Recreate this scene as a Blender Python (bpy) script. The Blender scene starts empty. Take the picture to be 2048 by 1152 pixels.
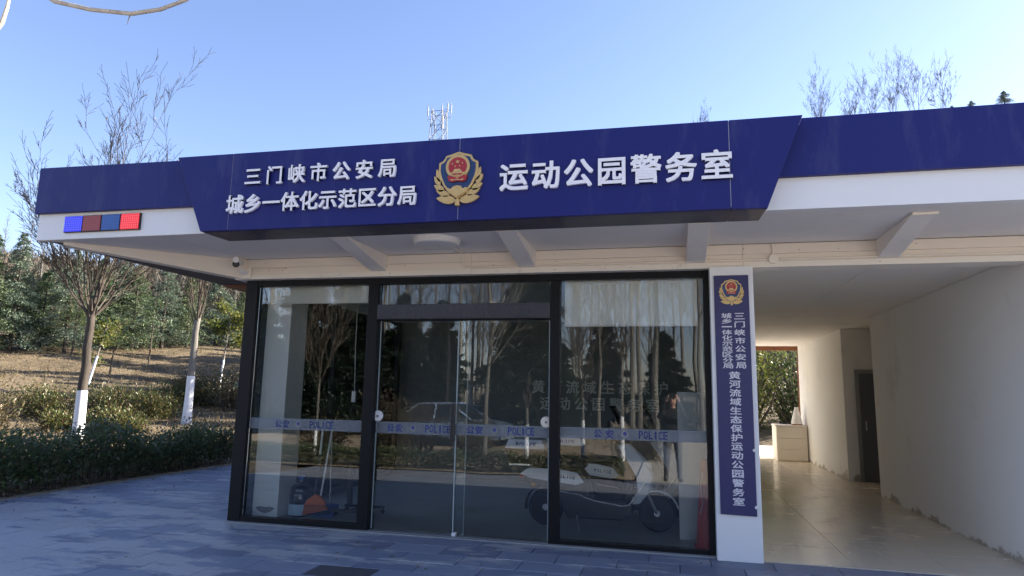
import bpy, math, random
import numpy as np
from mathutils import Vector, Matrix

S = bpy.context.scene
COL = S.collection
R = math.radians
pi = math.pi

# ------------------------------------------------------------------ camera
CAM = np.array([4.9816, -6.9961, 1.5064])
RT = np.array([0.9727032, 0.23125048, 0.01927939])
UP = np.array([0.01788496, -0.15754459, 0.9873499])
FW = np.array([-0.23136251, 0.9600536, 0.15738003])
FPX = 1325.17
cam = bpy.data.cameras.new('camera')
cam.sensor_width = 36.0
cam.lens = FPX / 2048 * 36.0
cam.clip_start = 0.02
cam.clip_end = 5000
camo = bpy.data.objects.new('camera', cam)
COL.objects.link(camo)
camo.matrix_world = Matrix(((RT[0], UP[0], -FW[0], CAM[0]), (RT[1], UP[1], -FW[1], CAM[1]), (RT[2], UP[2], -FW[2], CAM[2]), (0, 0, 0, 1)))
S.camera = camo

# ------------------------------------------------------------------ sky, sun, exposure
SUN_AZ, SUN_EL = R(60), R(27)            # azimuth from +Y towards +X
world = bpy.data.worlds.new('World')
S.world = world
world.use_nodes = True
wn = world.node_tree
sky = wn.nodes.new('ShaderNodeTexSky')
sky.sky_type = 'NISHITA'
sky.sun_disc = False
sky.sun_elevation = SUN_EL
sky.sun_rotation = SUN_AZ
sky.air_density = 1.0
sky.dust_density = 0.4
sky.ozone_density = 2.6
bg = wn.nodes['Background']
bg.inputs['Strength'].default_value = 0.076
tint = wn.nodes.new('ShaderNodeMix'); tint.data_type = 'RGBA'; tint.blend_type = 'MULTIPLY'
tint.inputs[0].default_value = 1.0
tint.inputs[7].default_value = (1.0, 0.89, 0.96, 1)      # camera's cool-magenta rendering of the clear sky
wn.links.new(sky.outputs[0], tint.inputs[6])
wn.links.new(tint.outputs[2], bg.inputs[0])
sun = bpy.data.lights.new('sun', 'SUN')
sun.energy = 5.0
sun.angle = R(0.53)
sun.color = (1.0, 0.90, 0.76)
suno = bpy.data.objects.new('sun', sun)
COL.objects.link(suno)
sd = Vector((math.sin(SUN_AZ) * math.cos(SUN_EL), math.cos(SUN_AZ) * math.cos(SUN_EL), math.sin(SUN_EL)))
suno.rotation_euler = sd.to_track_quat('Z', 'Y').to_euler()
suno.location = (30, 20, 40)
S.view_settings.view_transform = 'Standard'
S.view_settings.look = 'None'
S.view_settings.gamma = 1
S.view_settings.exposure = 2.15
S.cycles.max_bounces = 12
S.cycles.diffuse_bounces = 8
S.cycles.glossy_bounces = 4
S.cycles.transparent_max_bounces = 24
S.cycles.caustics_reflective = False
S.cycles.caustics_refractive = False
S.cycles.use_denoising = True

# ------------------------------------------------------------------ picture -> place
def ray(px, py):
    return FW + RT * (px - 1024) / FPX + UP * (576 - py) / FPX
def at(px, py, X=None, Y=None, Z=None):
    d = ray(px, py)
    t = (X - CAM[0]) / d[0] if X is not None else (Y - CAM[1]) / d[1] if Y is not None else (Z - CAM[2]) / d[2]
    return CAM + t * d
def pix(P):
    d = np.asarray(P) - CAM
    z = d @ FW
    return 1024 + FPX * (d @ RT) / z, 576 - FPX * (d @ UP) / z, z
def sstep(a, b, x):
    t = np.clip((np.asarray(x, float) - a) / (b - a), 0, 1)
    return t * t * (3 - 2 * t)

def hgt(x, y):
    x = np.asarray(x, float); y = np.asarray(y, float)
    dx, dy = x - CAM[0], y - CAM[1]
    D = np.hypot(dx, dy)
    th = np.arctan2(dx, dy)
    pl = np.interp(D, [0, 24, 28, 34, 40, 52, 70, 100, 150, 400], [0, 0.02, .2, .75, 1.75, 4.0, 6.5, 12, 21, 26])
    pr = np.interp(D, [0, 24, 40, 60, 90, 130, 400], [0, 0, 3, 14, 35, 44, 48])
    w = sstep(-0.42, 0.05, th) * (1 - sstep(0.5, 0.8, th))
    h = (pl * (1 - w) + pr * w) * (1 - sstep(1.05, 1.45, np.abs(th)))
    h = h + 0.16 * np.sin(x * .43 + 1.3 * np.sin(y * .21)) * np.sin(y * .37 + 1) * sstep(26, 36, D) * (1 - sstep(1.2, 1.5, np.abs(th)))
    return h - 0.33 * sstep(-2.8, -7.2, y)

def ground_hit(px, py, d0=8, d1=300):
    d = ray(px, py); d = d / math.hypot(d[0], d[1])
    t = d0
    while t < d1:
        p = CAM + d * t
        if p[2] <= hgt(p[0], p[1]):
            break
        t += 0.1
    p = CAM + d * t
    return Vector((p[0], p[1], float(hgt(p[0], p[1]))))

# ------------------------------------------------------------------ helpers
ORG = {}
def tag(o, label=None, cat=None, group=None, kind=None):
    if label: o['label'] = label
    if cat: o['category'] = cat
    if group: o['group'] = group
    if kind: o['kind'] = kind
    return o
def thing(name, loc, label, cat, group=None, rz=0.0):
    o = bpy.data.objects.new(name, None)
    o.empty_display_size = 0.2
    COL.objects.link(o)
    o.location = loc
    o.rotation_euler[2] = rz
    ORG[o.name] = Vector(loc) if rz == 0 else Vector((0, 0, 0))
    return tag(o, label, cat, group)
def link_mesh(name, me, mat, parent=None):
    o = bpy.data.objects.new(name, me)
    COL.objects.link(o)
    if mat is not None and not me.materials:
        me.materials.append(mat)
    if parent is not None:
        o.parent = parent
        ORG[o.name] = ORG[parent.name]
    else:
        ORG[o.name] = Vector((0, 0, 0))
    return o
def copy_tree(o, parent=None):
    c = o.copy()
    COL.objects.link(c)
    if parent is not None: c.parent = parent
    for ch in list(o.children):
        copy_tree(ch, c)
    return c

class MB:
    """collects vertices and faces of ONE mesh"""
    def __init__(s): s.v = []; s.f = []
    def add(s, vs, fs):
        n = len(s.v); s.v.extend([tuple(map(float, q)) for q in vs]); s.f.extend([tuple(i + n for i in q) for q in fs]); return s
    def box(s, x0, x1, y0, y1, z0, z1):
        vs = [(x, y, z) for z in (z0, z1) for y in (y0, y1) for x in (x0, x1)]
        return s.add(vs, [(0, 2, 3, 1), (4, 5, 7, 6), (0, 1, 5, 4), (2, 6, 7, 3), (0, 4, 6, 2), (1, 3, 7, 5)])
    def hexa(s, p):   # 8 points: bottom ring 0-3 (ccw seen from above), top ring 4-7
        return s.add(p, [(3, 2, 1, 0), (4, 5, 6, 7), (0, 1, 5, 4), (1, 2, 6, 5), (2, 3, 7, 6), (3, 0, 4, 7)])
    def prism(s, poly, y0, y1):   # poly in (x,z), front at y0
        n = len(poly)
        vs = [(x, y0, z) for x, z in poly] + [(x, y1, z) for x, z in poly]
        area = sum(poly[i][0] * poly[(i + 1) % n][1] - poly[(i + 1) % n][0] * poly[i][1] for i in range(n))
        F = list(range(n)); B = list(range(2 * n - 1, n - 1, -1))
        sides = [(i, i + n, (i + 1) % n + n, (i + 1) % n) for i in range(n)]
        if area < 0:
            F = F[::-1]; B = B[::-1]; sides = [q[::-1] for q in sides]
        return s.add(vs, [tuple(F), tuple(B)] + sides)
    def tube(s, pts, rad, n=8, cap=True):
        pts = [Vector(p) for p in pts]
        if not hasattr(rad, '__len__'): rad = [rad] * len(pts)
        base = len(s.v)
        ref = None
        for i, p in enumerate(pts):
            d = (pts[min(i + 1, len(pts) - 1)] - pts[max(i - 1, 0)])
            d = d.normalized() if d.length > 1e-9 else Vector((0, 0, 1))
            if ref is None:
                ref = Vector((1, 0, 0)) if abs(d.x) < .8 else Vector((0, 1, 0))
            a = (ref - d * ref.dot(d))
            a = a.normalized() if a.length > 1e-6 else d.orthogonal().normalized()
            b = d.cross(a); ref = a
            for k in range(n):
                t = 2 * pi * k / n
                q = p + (a * math.cos(t) + b * math.sin(t)) * rad[i]
                s.v.append((q.x, q.y, q.z))
        for i in range(len(pts) - 1):
            o = base + i * n
            for k in range(n):
                k2 = (k + 1) % n
                s.f.append((o + k, o + k2, o + n + k2, o + n + k))
        if cap:
            s.f.append(tuple(base + k for k in range(n - 1, -1, -1)))
            o = base + (len(pts) - 1) * n
            s.f.append(tuple(o + k for k in range(n)))
        return s
    def lathe(s, prof, n=20, c=(0, 0, 0), axis='Z'):   # prof: list of (r, h)
        base = len(s.v)
        for r_, h_ in prof:
            for k in range(n):
                t = 2 * pi * k / n
                a, b = r_ * math.cos(t), r_ * math.sin(t)
                q = (a, b, h_) if axis == 'Z' else (a, h_, b) if axis == 'Y' else (h_, a, b)
                s.v.append((q[0] + c[0], q[1] + c[1], q[2] + c[2]))
        m = len(prof)
        for i in range(m - 1):
            for k in range(n):
                k2 = (k + 1) % n; o = base + i * n
                q = (o + k, o + k2, o + n + k2, o + n + k)
                s.f.append(q if axis != 'Y' else q[::-1])
        c0 = tuple(base + k for k in range(n - 1, -1, -1)); c1 = tuple(base + (m - 1) * n + k for k in range(n))
        s.f.append(c0 if axis != 'Y' else c0[::-1]); s.f.append(c1 if axis != 'Y' else c1[::-1])
        return s
    def mesh(s, name, off=None):
        me = bpy.data.meshes.new(name)
        v = np.array(s.v, dtype=float).reshape(-1, 3)
        if off is not None: v = v - np.array(off)
        me.from_pydata(v.tolist(), [], s.f)
        me.update()
        return me
    def build(s, name, mat, parent=None, bevel=0, smooth=False, seg=2):
        me = s.mesh(name, ORG[parent.name] if parent is not None else None)
        if smooth:
            me.polygons.foreach_set('use_smooth', [True] * len(me.polygons))
            if hasattr(me, 'set_sharp_from_angle'): me.set_sharp_from_angle(angle=R(42))
        o = link_mesh(name, me, mat, parent)
        if bevel:
            m = o.modifiers.new('bevel', 'BEVEL'); m.width = bevel; m.segments = seg; m.limit_method = 'ANGLE'; m.angle_limit = R(35)
        return o

def box(name, mat, parent, x0, x1, y0, y1, z0, z1, bevel=0.003):
    return MB().box(x0, x1, y0, y1, z0, z1).build(name, mat, parent, bevel)

def np_mesh(name, verts, faces):
    me = bpy.data.meshes.new(name)
    n, k = faces.shape
    me.vertices.add(len(verts)); me.vertices.foreach_set('co', np.asarray(verts, np.float32).ravel())
    me.loops.add(n * k); me.loops.foreach_set('vertex_index', np.asarray(faces, np.int32).ravel())
    me.polygons.add(n); me.polygons.foreach_set('loop_start', np.arange(0, n * k, k, dtype=np.int32))
    me.update(calc_edges=True)
    return me

def leaf_mesh(name, rng, cen, out, length, width, flat=0.35):
    """pointed, slightly folded leaves; out = preferred direction of each leaf"""
    n = len(cen)
    a = out + rng.normal(0, 0.55, (n, 3)); a /= np.linalg.norm(a, axis=1)[:, None] + 1e-9
    up = rng.normal(0, flat, (n, 3)) + np.array([0, 0, 1.0])
    b = np.cross(a, up); b /= np.linalg.norm(b, axis=1)[:, None] + 1e-9
    c = np.cross(b, a)
    L = (length * rng.uniform(.65, 1.3, n))[:, None]; W = (width * rng.uniform(.7, 1.25, n))[:, None]
    v = np.stack([cen, cen + a * L * .45 + b * W * .5 + c * W * .15, cen + a * L - c * L * .1, cen + a * L * .45 - b * W * .5 + c * W * .15], 1).reshape(-1, 3)
    i = np.arange(n)[:, None] * 4
    return np_mesh(name, v, np.concatenate([i + np.array([[0, 1, 2]]), i + np.array([[0, 2, 3]])], 1).reshape(-1, 3))

# ------------------------------------------------------------------ materials
def new_mat(name):
    m = bpy.data.materials.new(name); m.use_nodes = True
    nt = m.node_tree
    return m, nt, nt.nodes['Principled BSDF']
def N(nt, typ, **kw):
    n = nt.nodes.new(typ)
    for k, v in kw.items(): setattr(n, k, v)
    return n
def ramp(nt, stops):
    r = N(nt, 'ShaderNodeValToRGB'); e = r.color_ramp.elements
    while len(e) < len(stops): e.new(0.5)
    for q, (p, c) in zip(e, stops):
        q.position = p; q.color = (*c, 1) if len(c) == 3 else c
    return r
def coords(nt, world=False, scale=(1, 1, 1)):
    mp = N(nt, 'ShaderNodeMapping'); mp.inputs['Scale'].default_value = scale
    if world:
        nt.links.new(N(nt, 'ShaderNodeNewGeometry').outputs['Position'], mp.inputs['Vector'])
    else:
        nt.links.new(N(nt, 'ShaderNodeTexCoord').outputs['Object'], mp.inputs['Vector'])
    return mp.outputs['Vector']
def noise(nt, vec, scale, detail=6, rough=.6):
    n = N(nt, 'ShaderNodeTexNoise'); n.inputs['Scale'].default_value = scale
    n.inputs['Detail'].default_value = detail; n.inputs['Roughness'].default_value = rough
    nt.links.new(vec, n.inputs['Vector']); return n.outputs['Fac']
def mixc(nt, fac, a, b):
    m = N(nt, 'ShaderNodeMix', data_type='RGBA')
    for sock, val in ((m.inputs[0], fac), (m.inputs[6], a), (m.inputs[7], b)):
        if hasattr(val, 'links'): nt.links.new(val, sock)
        elif isinstance(val, (int, float)): sock.default_value = val
        else: sock.default_value = (*val, 1)
    return m.outputs[2]
def math_(nt, op, a, b=0.0, clamp=False):
    m = N(nt, 'ShaderNodeMath', operation=op, use_clamp=clamp)
    for sock, val in ((m.inputs[0], a), (m.inputs[1], b)):
        if hasattr(val, 'links'): nt.links.new(val, sock)
        else: sock.default_value = val
    return m.outputs[0]
def bump(nt, b, h, strength=.3, dist=.01):
    n = N(nt, 'ShaderNodeBump'); n.inputs['Strength'].default_value = strength; n.inputs['Distance'].default_value = dist
    nt.links.new(h, n.inputs['Height']); nt.links.new(n.outputs[0], b.inputs['Normal'])

def paint(name, col, rough=.5, metal=0.0, var=.12, scale=3.0, bmp=.08, bscale=60, world=True, dirt=None, coat=0, stretch=(1, 1, 1)):
    m, nt, b = new_mat(name)
    vec = coords(nt, world, stretch)
    f = noise(nt, vec, scale)
    lo = tuple(c * (1 - var) for c in col); hi = tuple(min(1, c * (1 + var)) for c in col)
    c = mixc(nt, f, lo, hi)
    if dirt:
        dcol, thr, amt = dirt
        g = noise(nt, vec, scale * 1.7, 8, .7)
        k = ramp(nt, [(thr, (0, 0, 0)), (min(.99, thr + .12), (1, 1, 1))]); nt.links.new(g, k.inputs[0])
        c = mixc(nt, math_(nt, 'MULTIPLY', k.outputs[0], amt), c, dcol)
    nt.links.new(c, b.inputs['Base Color'])
    r2 = math_(nt, 'ADD', math_(nt, 'MULTIPLY', noise(nt, vec, scale * 2.3), .25), rough - .12, True)
    nt.links.new(r2, b.inputs['Roughness'])
    b.inputs['Metallic'].default_value = metal
    if coat: b.inputs['Coat Weight'].default_value = coat
    if bmp: bump(nt, b, noise(nt, vec, bscale, 3), bmp, .004)
    return m

def leaf_mat(name, cols, trans=.35, rough=.5):
    m, nt, b = new_mat(name)
    g = N(nt, 'ShaderNodeNewGeometry')
    r = ramp(nt, [(i / (len(cols) - 1), c) for i, c in enumerate(cols)])
    r.color_ramp.interpolation = 'LINEAR'
    nt.links.new(g.outputs['Random Per Island'], r.inputs[0])
    nt.links.new(r.outputs[0], b.inputs['Base Color'])
    b.inputs['Roughness'].default_value = rough
    t = N(nt, 'ShaderNodeBsdfTranslucent'); nt.links.new(r.outputs[0], t.inputs[0])
    mx = N(nt, 'ShaderNodeMixShader'); mx.inputs[0].default_value = trans
    nt.links.new(b.outputs[0], mx.inputs[1]); nt.links.new(t.outputs[0], mx.inputs[2])
    nt.links.new(mx.outputs[0], nt.nodes['Material Output'].inputs[0])
    return m

def bark_mat(name, dark, light, scale=8, limewash=None):
    m, nt, b = new_mat(name)
    vec = coords(nt, False, (1, 1, .22))
    f = noise(nt, vec, scale, 8, .7)
    r = ramp(nt, [(.3, dark), (.7, light)]); nt.links.new(f, r.inputs[0])
    nt.links.new(r.outputs[0], b.inputs['Base Color']); b.inputs['Roughness'].default_value = .9
    bump(nt, b, f, .8, .02)
    return m

def glass_mat(name, tint, k, rough=0.0):
    m, nt, b = new_mat(name)
    nt.nodes.remove(b)
    tr = N(nt, 'ShaderNodeBsdfTransparent'); tr.inputs[0].default_value = (*tint, 1)
    gl = N(nt, 'ShaderNodeBsdfGlossy'); gl.inputs['Roughness'].default_value = rough
    gl.inputs[0].default_value = (.95, .97, 1, 1)
    bp = N(nt, 'ShaderNodeBump'); bp.inputs['Strength'].default_value = 1.0; bp.inputs['Distance'].default_value = .0008
    nt.links.new(noise(nt, coords(nt, True), 1.1, 1, .4), bp.inputs['Height']); nt.links.new(bp.outputs[0], gl.inputs['Normal'])
    fr = N(nt, 'ShaderNodeFresnel'); fr.inputs[0].default_value = 1.52
    mx = N(nt, 'ShaderNodeMixShader')
    nt.links.new(math_(nt, 'MULTIPLY', fr.outputs[0], k, True), mx.inputs[0])
    nt.links.new(tr.outputs[0], mx.inputs[1]); nt.links.new(gl.outputs[0], mx.inputs[2])
    nt.links.new(mx.outputs[0], nt.nodes['Material Output'].inputs[0])
    return m

M = {}
M['blue'] = paint('blue_panel', (.010, .015, .14), .5, var=.10, scale=1.3, bmp=.03, bscale=25, dirt=((.06, .07, .19), .53, .35), stretch=(2.0, 1, .5))
M['blue'].node_tree.nodes['Principled BSDF'].inputs['Specular IOR Level'].default_value = .3
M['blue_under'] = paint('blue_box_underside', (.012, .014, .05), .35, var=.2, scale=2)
M['white_panel'] = paint('white_aluminium_panel', (.80, .80, .80), .45, var=.02, scale=1.1, bmp=.02, dirt=((.5, .47, .42), .66, .35))
M['soffit'] = paint('soffit_board', (.80, .76, .72), .75, var=.06, scale=1.6, bmp=.05, dirt=((.62, .58, .54), .62, .5))
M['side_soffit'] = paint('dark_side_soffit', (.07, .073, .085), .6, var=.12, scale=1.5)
M['brown'] = paint('brown_timber', (.23, .085, .035), .55, var=.2, scale=4, stretch=(1, 1, 8))
M['cream'] = paint('cream_paint', (.80, .72, .62), .6, var=.05, scale=2.2, bmp=.05, dirt=((.42, .36, .30), .64, .5))
M['cream_old'] = paint('cream_ledge_paint', (.82, .76, .67), .6, var=.05, scale=3, dirt=((.45, .38, .3), .62, .45))
M['black_frame'] = paint('black_aluminium', (.007, .0075, .009), .5, var=.25, scale=5, bmp=.02, dirt=((.02, .02, .022), .62, .5))
M['black_frame'].node_tree.nodes['Principled BSDF'].inputs['Specular IOR Level'].default_value = .22
M['header'] = paint('grey_door_header', (.055, .056, .068), .28, metal=.35, var=.15, scale=2)
M['glass'] = glass_mat('window_glass', (.97, .99, .985), 1.05)
M['glass_edge'] = paint('ground_glass_edge', (.36, .43, .44), .3, var=.1)
M['wall'] = None
M['letter_white'] = paint('white_acrylic_letter', (.88, .87, .90), .4, var=.02, scale=5, bmp=0)
M['letter_print'] = paint('white_printed_letter', (.72, .70, .74), .6, var=.04, scale=9, bmp=0)
M['sign_blue'] = paint('vertical_sign_blue', (.030, .028, .115), .5, var=.08, scale=4, bmp=.03)
M['gold'] = paint('gold_badge_metal', (.62, .42, .17), .38, metal=.35, var=.2, scale=30, bmp=.25, bscale=120)
M['badge_blue'] = paint('badge_blue_enamel', (.012, .04, .13), .3, var=.1)
M['badge_red'] = paint('badge_red_enamel', (.40, .022, .03), .35, var=.1)
M['white_paint'] = paint('white_gloss_paint', (.80, .80, .80), .4, var=.03, scale=4)
M['tower_steel'] = paint('galvanised_steel', (.5, .52, .55), .5, metal=.2, var=.1)
M['rubber'] = paint('tyre_rubber', (.014, .014, .015), .8, var=.2, scale=20)
M['black_plastic'] = paint('black_plastic', (.016, .017, .019), .42, var=.2, scale=8)
M['chrome'] = paint('chrome_trim', (.6, .62, .65), .2, metal=1.0, var=.05)
M['scooter_white'] = paint('scooter_white_paint', (.82, .84, .87), .25, var=.03, coat=.5, bmp=0)
M['seat'] = paint('black_vinyl', (.012, .012, .013), .55, var=.15)
M['orange'] = paint('orange_plastic', (.72, .16, .035), .45, var=.08)
M['bristle'] = paint('broom_bristles', (.42, .11, .04), .9, var=.3, scale=12, stretch=(20, 1, 1), bmp=.5)
M['red'] = paint('red_plastic', (.50, .045, .03), .45, var=.1)
M['blue_plastic'] = paint('blue_plastic', (.02, .10, .33), .4, var=.1)
M['amber'] = paint('amber_lens', (.75, .28, .02), .3)
M['floor_in'] = paint('interior_floor', (.34, .36, .35), .35, var=.06, scale=2, bmp=0)
M['floor_tile'] = paint('hall_floor_tile', (.68, .60, .47), .24, var=.10, scale=.9, bmp=.02, dirt=((.52, .45, .35), .58, .5))
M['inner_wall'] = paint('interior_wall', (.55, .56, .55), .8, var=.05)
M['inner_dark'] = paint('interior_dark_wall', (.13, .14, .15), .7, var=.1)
M['blind'] = paint('roller_blind_fabric', (.86, .87, .85), .9, var=.04, scale=6)
M['wood_white'] = paint('painted_board', (.80, .74, .66), .6, var=.05, scale=5, dirt=((.4, .33, .26), .66, .5))
M['threshold'] = paint('stone_threshold', (.30, .30, .30), .7, var=.2, scale=6)
M['column_white'] = paint('white_wall_paint', (.88, .88, .87), .6, var=.02)
M['door_dark'] = paint('dark_steel_door', (.10, .11, .135), .45, var=.1)
M['skin'] = paint('skin', (.50, .30, .22), .55, var=.06)
M['jacket'] = paint('black_jacket', (.012, .012, .014), .8, var=.2, scale=12)
M['trouser'] = paint('grey_trousers', (.13, .13, .14), .85, var=.15, scale=14)
M['hair'] = paint('black_hair', (.010, .009, .008), .6, var=.2, scale=40)
M['car_paint'] = paint('silver_blue_car_paint', (.28, .36, .50), .25, metal=.3, var=.03, coat=.6, bmp=0)
M['car_glass'] = paint('car_glass', (.02, .025, .03), .08, var=.05, bmp=0)
M['grey_metal'] = paint('grey_metal', (.25, .26, .27), .4, metal=.6, var=.1)
M['bark_dark'] = bark_mat('dark_bark', (.022, .018, .015), (.085, .067, .052))
M['bark_twig'] = bark_mat('twig_bark', (.04, .032, .026), (.12, .096, .072), 5)
M['bark_pale'] = bark_mat('pale_bark', (.11, .095, .078), (.30, .27, .23), 6)
M['bark_cream'] = bark_mat('cream_bark', (.38, .32, .25), (.68, .62, .52), 14)
M['bark_grey'] = bark_mat('grey_bark', (.085, .08, .072), (.23, .215, .19), 6)
M['limewash'] = paint('white_limewash', (.70, .72, .74), .9, var=.08, scale=10, bmp=.6, bscale=35, world=False)
M['cedar'] = leaf_mat('cedar_needles', [(.045, .08, .04), (.075, .125, .06), (.13, .18, .085), (.21, .24, .13)], .15)
M['cedar2'] = leaf_mat('cedar_needles_blue', [(.05, .085, .062), (.085, .135, .095), (.14, .19, .135), (.23, .27, .20)], .15)
M['dark_pine'] = leaf_mat('dark_pine_needles', [(.006, .014, .008), (.012, .026, .013), (.02, .036, .018)], .1)
M['hedge'] = leaf_mat('hedge_leaves', [(.05, .085, .035), (.085, .13, .05), (.12, .17, .065), (.12, .14, .07), (.20, .16, .10)], .4, .35)
M['photinia'] = leaf_mat('shrub_leaves', [(.04, .075, .020), (.085, .115, .03), (.14, .135, .05), (.13, .075, .04), (.07, .10, .03)], .35, .4)
M['rusty'] = leaf_mat('rusty_shrub_leaves', [(.08, .06, .03), (.13, .10, .045), (.19, .145, .08), (.09, .105, .04), (.07, .04, .03)], .35, .45)
M['yellowgreen'] = leaf_mat('yellow_green_leaves', [(.05, .085, .02), (.13, .16, .035), (.24, .22, .06), (.07, .11, .03)], .4, .4)
M['dead_leaf'] = leaf_mat('dead_leaves', [(.16, .12, .06), (.26, .22, .13)], .4, .6)
M['grass'] = leaf_mat('dry_grass_blades', [(.11, .08, .045), (.18, .14, .08), (.27, .215, .13), (.09, .072, .04)], .3, .8)
M['haze_wood'] = leaf_mat('far_wood_twigs', [(.10, .080, .065), (.15, .12, .10), (.075, .075, .05), (.05, .065, .04)], .2, .9)

def wall_mat():
    m, nt, b = new_mat('hall_plaster')
    vec = coords(nt, True)
    c = mixc(nt, noise(nt, vec, 1.4), (.81, .795, .765), (.86, .85, .82))
    sep = N(nt, 'ShaderNodeSeparateXYZ'); nt.links.new(vec, sep.inputs[0])
    g = noise(nt, vec, 1.7, 9, .68)
    lim = math_(nt, 'SUBTRACT', math_(nt, 'MULTIPLY', g, .9), .40)
    k = math_(nt, 'MULTIPLY', math_(nt, 'SUBTRACT', lim, sep.outputs[2]), 22.0, True)
    stain = mixc(nt, noise(nt, vec, 22), (.30, .27, .22), (.60, .56, .49))
    c = mixc(nt, k, c, stain)
    sm = ramp(nt, [(.60, (0, 0, 0)), (.75, (1, 1, 1))]); nt.links.new(noise(nt, vec, .9, 5), sm.inputs[0])
    c = mixc(nt, math_(nt, 'MULTIPLY', sm.outputs[0], .40), c, (.48, .45, .40))
    nt.links.new(c, b.inputs['Base Color']); b.inputs['Roughness'].default_value = .85
    h = math_(nt, 'SUBTRACT', math_(nt, 'MULTIPLY', noise(nt, vec, 35, 5), .35), k)
    bump(nt, b, h, .35, .012)
    return m
M['wall'] = wall_mat()

def slate_mat(name, base_dark, base_light, per_object=True):
    m, nt, b = new_mat(name)
    vec = coords(nt, True)
    f = noise(nt, coords(nt, True, (1, 2.2, 1)), 3.5, 8, .65)
    c = mixc(nt, f, base_dark, base_light)
    if per_object:
        oi = N(nt, 'ShaderNodeObjectInfo')
        rr = ramp(nt, [(0, (.70, .72, .77)), (.5, (.95, .95, .97)), (1, (1.15, 1.13, 1.09))]); nt.links.new(oi.outputs['Random'], rr.inputs[0])
        mm = N(nt, 'ShaderNodeMix', data_type='RGBA', blend_type='MULTIPLY'); mm.inputs[0].default_value = 1
        nt.links.new(c, mm.inputs[6]); nt.links.new(rr.outputs[0], mm.inputs[7]); c = mm.outputs[2]
    # pale dusty deposits that lie across the stones, most of them towards the open corner
    sep = N(nt, 'ShaderNodeSeparateXYZ'); nt.links.new(vec, sep.inputs[0])
    w = N(nt, 'ShaderNodeMapRange'); w.inputs[1].default_value = 2.6; w.inputs[2].default_value = -1.6
    nt.links.new(sep.outputs[0], w.inputs[0])
    w2 = N(nt, 'ShaderNodeMapRange'); w2.inputs[1].default_value = 2.2; w2.inputs[2].default_value = -1.0
    nt.links.new(sep.outputs[1], w2.inputs[0])
    ww = math_(nt, 'MULTIPLY', w.outputs[0], w2.outputs[0], True)
    g = noise(nt, coords(nt, True, (.55, 1.5, 1)), 1.5, 10, .68)
    g2 = math_(nt, 'ADD', g, math_(nt, 'MULTIPLY', ww, .15))
    k = ramp(nt, [(.545, (0, 0, 0)), (.60, (1, 1, 1))]); nt.links.new(g2, k.inputs[0])
    fine = noise(nt, vec, 26, 5, .7)
    amt = math_(nt, 'MULTIPLY', k.outputs[0], math_(nt, 'ADD', math_(nt, 'MULTIPLY', fine, .9), .15, True))
    c = mixc(nt, math_(nt, 'MULTIPLY', amt, .85), c, (.56, .54, .51))
    nt.links.new(c, b.inputs['Base Color'])
    nt.links.new(math_(nt, 'ADD', math_(nt, 'MULTIPLY', f, .35), .38), b.inputs['Roughness'])
    bump(nt, b, noise(nt, vec, 14, 8, .7), .25, .008)
    return m
M['slate'] = slate_mat('slate_paver', (.15, .175, .245), (.25, .275, .345))
M['slate_dark'] = paint('dark_cover_stone', (.055, .06, .068), .6, var=.25, scale=14)
M['grout'] = paint('pavement_bed', (.10, .105, .115), .9, var=.2, scale=8)
def pave_mat():
    m, nt, b = new_mat('pavement_beyond')
    br = N(nt, 'ShaderNodeTexBrick'); nt.links.new(coords(nt, True), br.inputs['Vector'])
    br.inputs['Color1'].default_value = (.20, .22, .26, 1); br.inputs['Color2'].default_value = (.25, .27, .32, 1)
    br.inputs['Mortar'].default_value = (.24, .245, .25, 1); br.inputs['Scale'].default_value = 1
    br.inputs['Brick Width'].default_value = .555; br.inputs['Row Height'].default_value = .33; br.inputs['Mortar Size'].default_value = .005
    nt.links.new(br.outputs[0], b.inputs['Base Color']); b.inputs['Roughness'].default_value = .6
    return m
M['pave'] = pave_mat()
def ground_mat():
    m, nt, b = new_mat('dry_ground')
    vec = coords(nt, True)
    a = noise(nt, vec, .35, 8, .7); d = noise(nt, vec, 3.5, 8, .75)
    r1 = ramp(nt, [(.32, (.07, .056, .036)), (.5, (.14, .11, .068)), (.68, (.22, .175, .11))]); nt.links.new(a, r1.inputs[0])
    r2 = ramp(nt, [(.3, (.45, .42, .38)), (.7, (1.25, 1.2, 1.12))]); nt.links.new(d, r2.inputs[0])
    mm = N(nt, 'ShaderNodeMix', data_type='RGBA', blend_type='MULTIPLY'); mm.inputs[0].default_value = 1
    nt.links.new(r1.outputs[0], mm.inputs[6]); nt.links.new(r2.outputs[0], mm.inputs[7])
    nt.links.new(mm.outputs[2], b.inputs['Base Color']); b.inputs['Roughness'].default_value = .95
    bump(nt, b, d, .9, .12)
    return m
M['ground'] = ground_mat()
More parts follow.
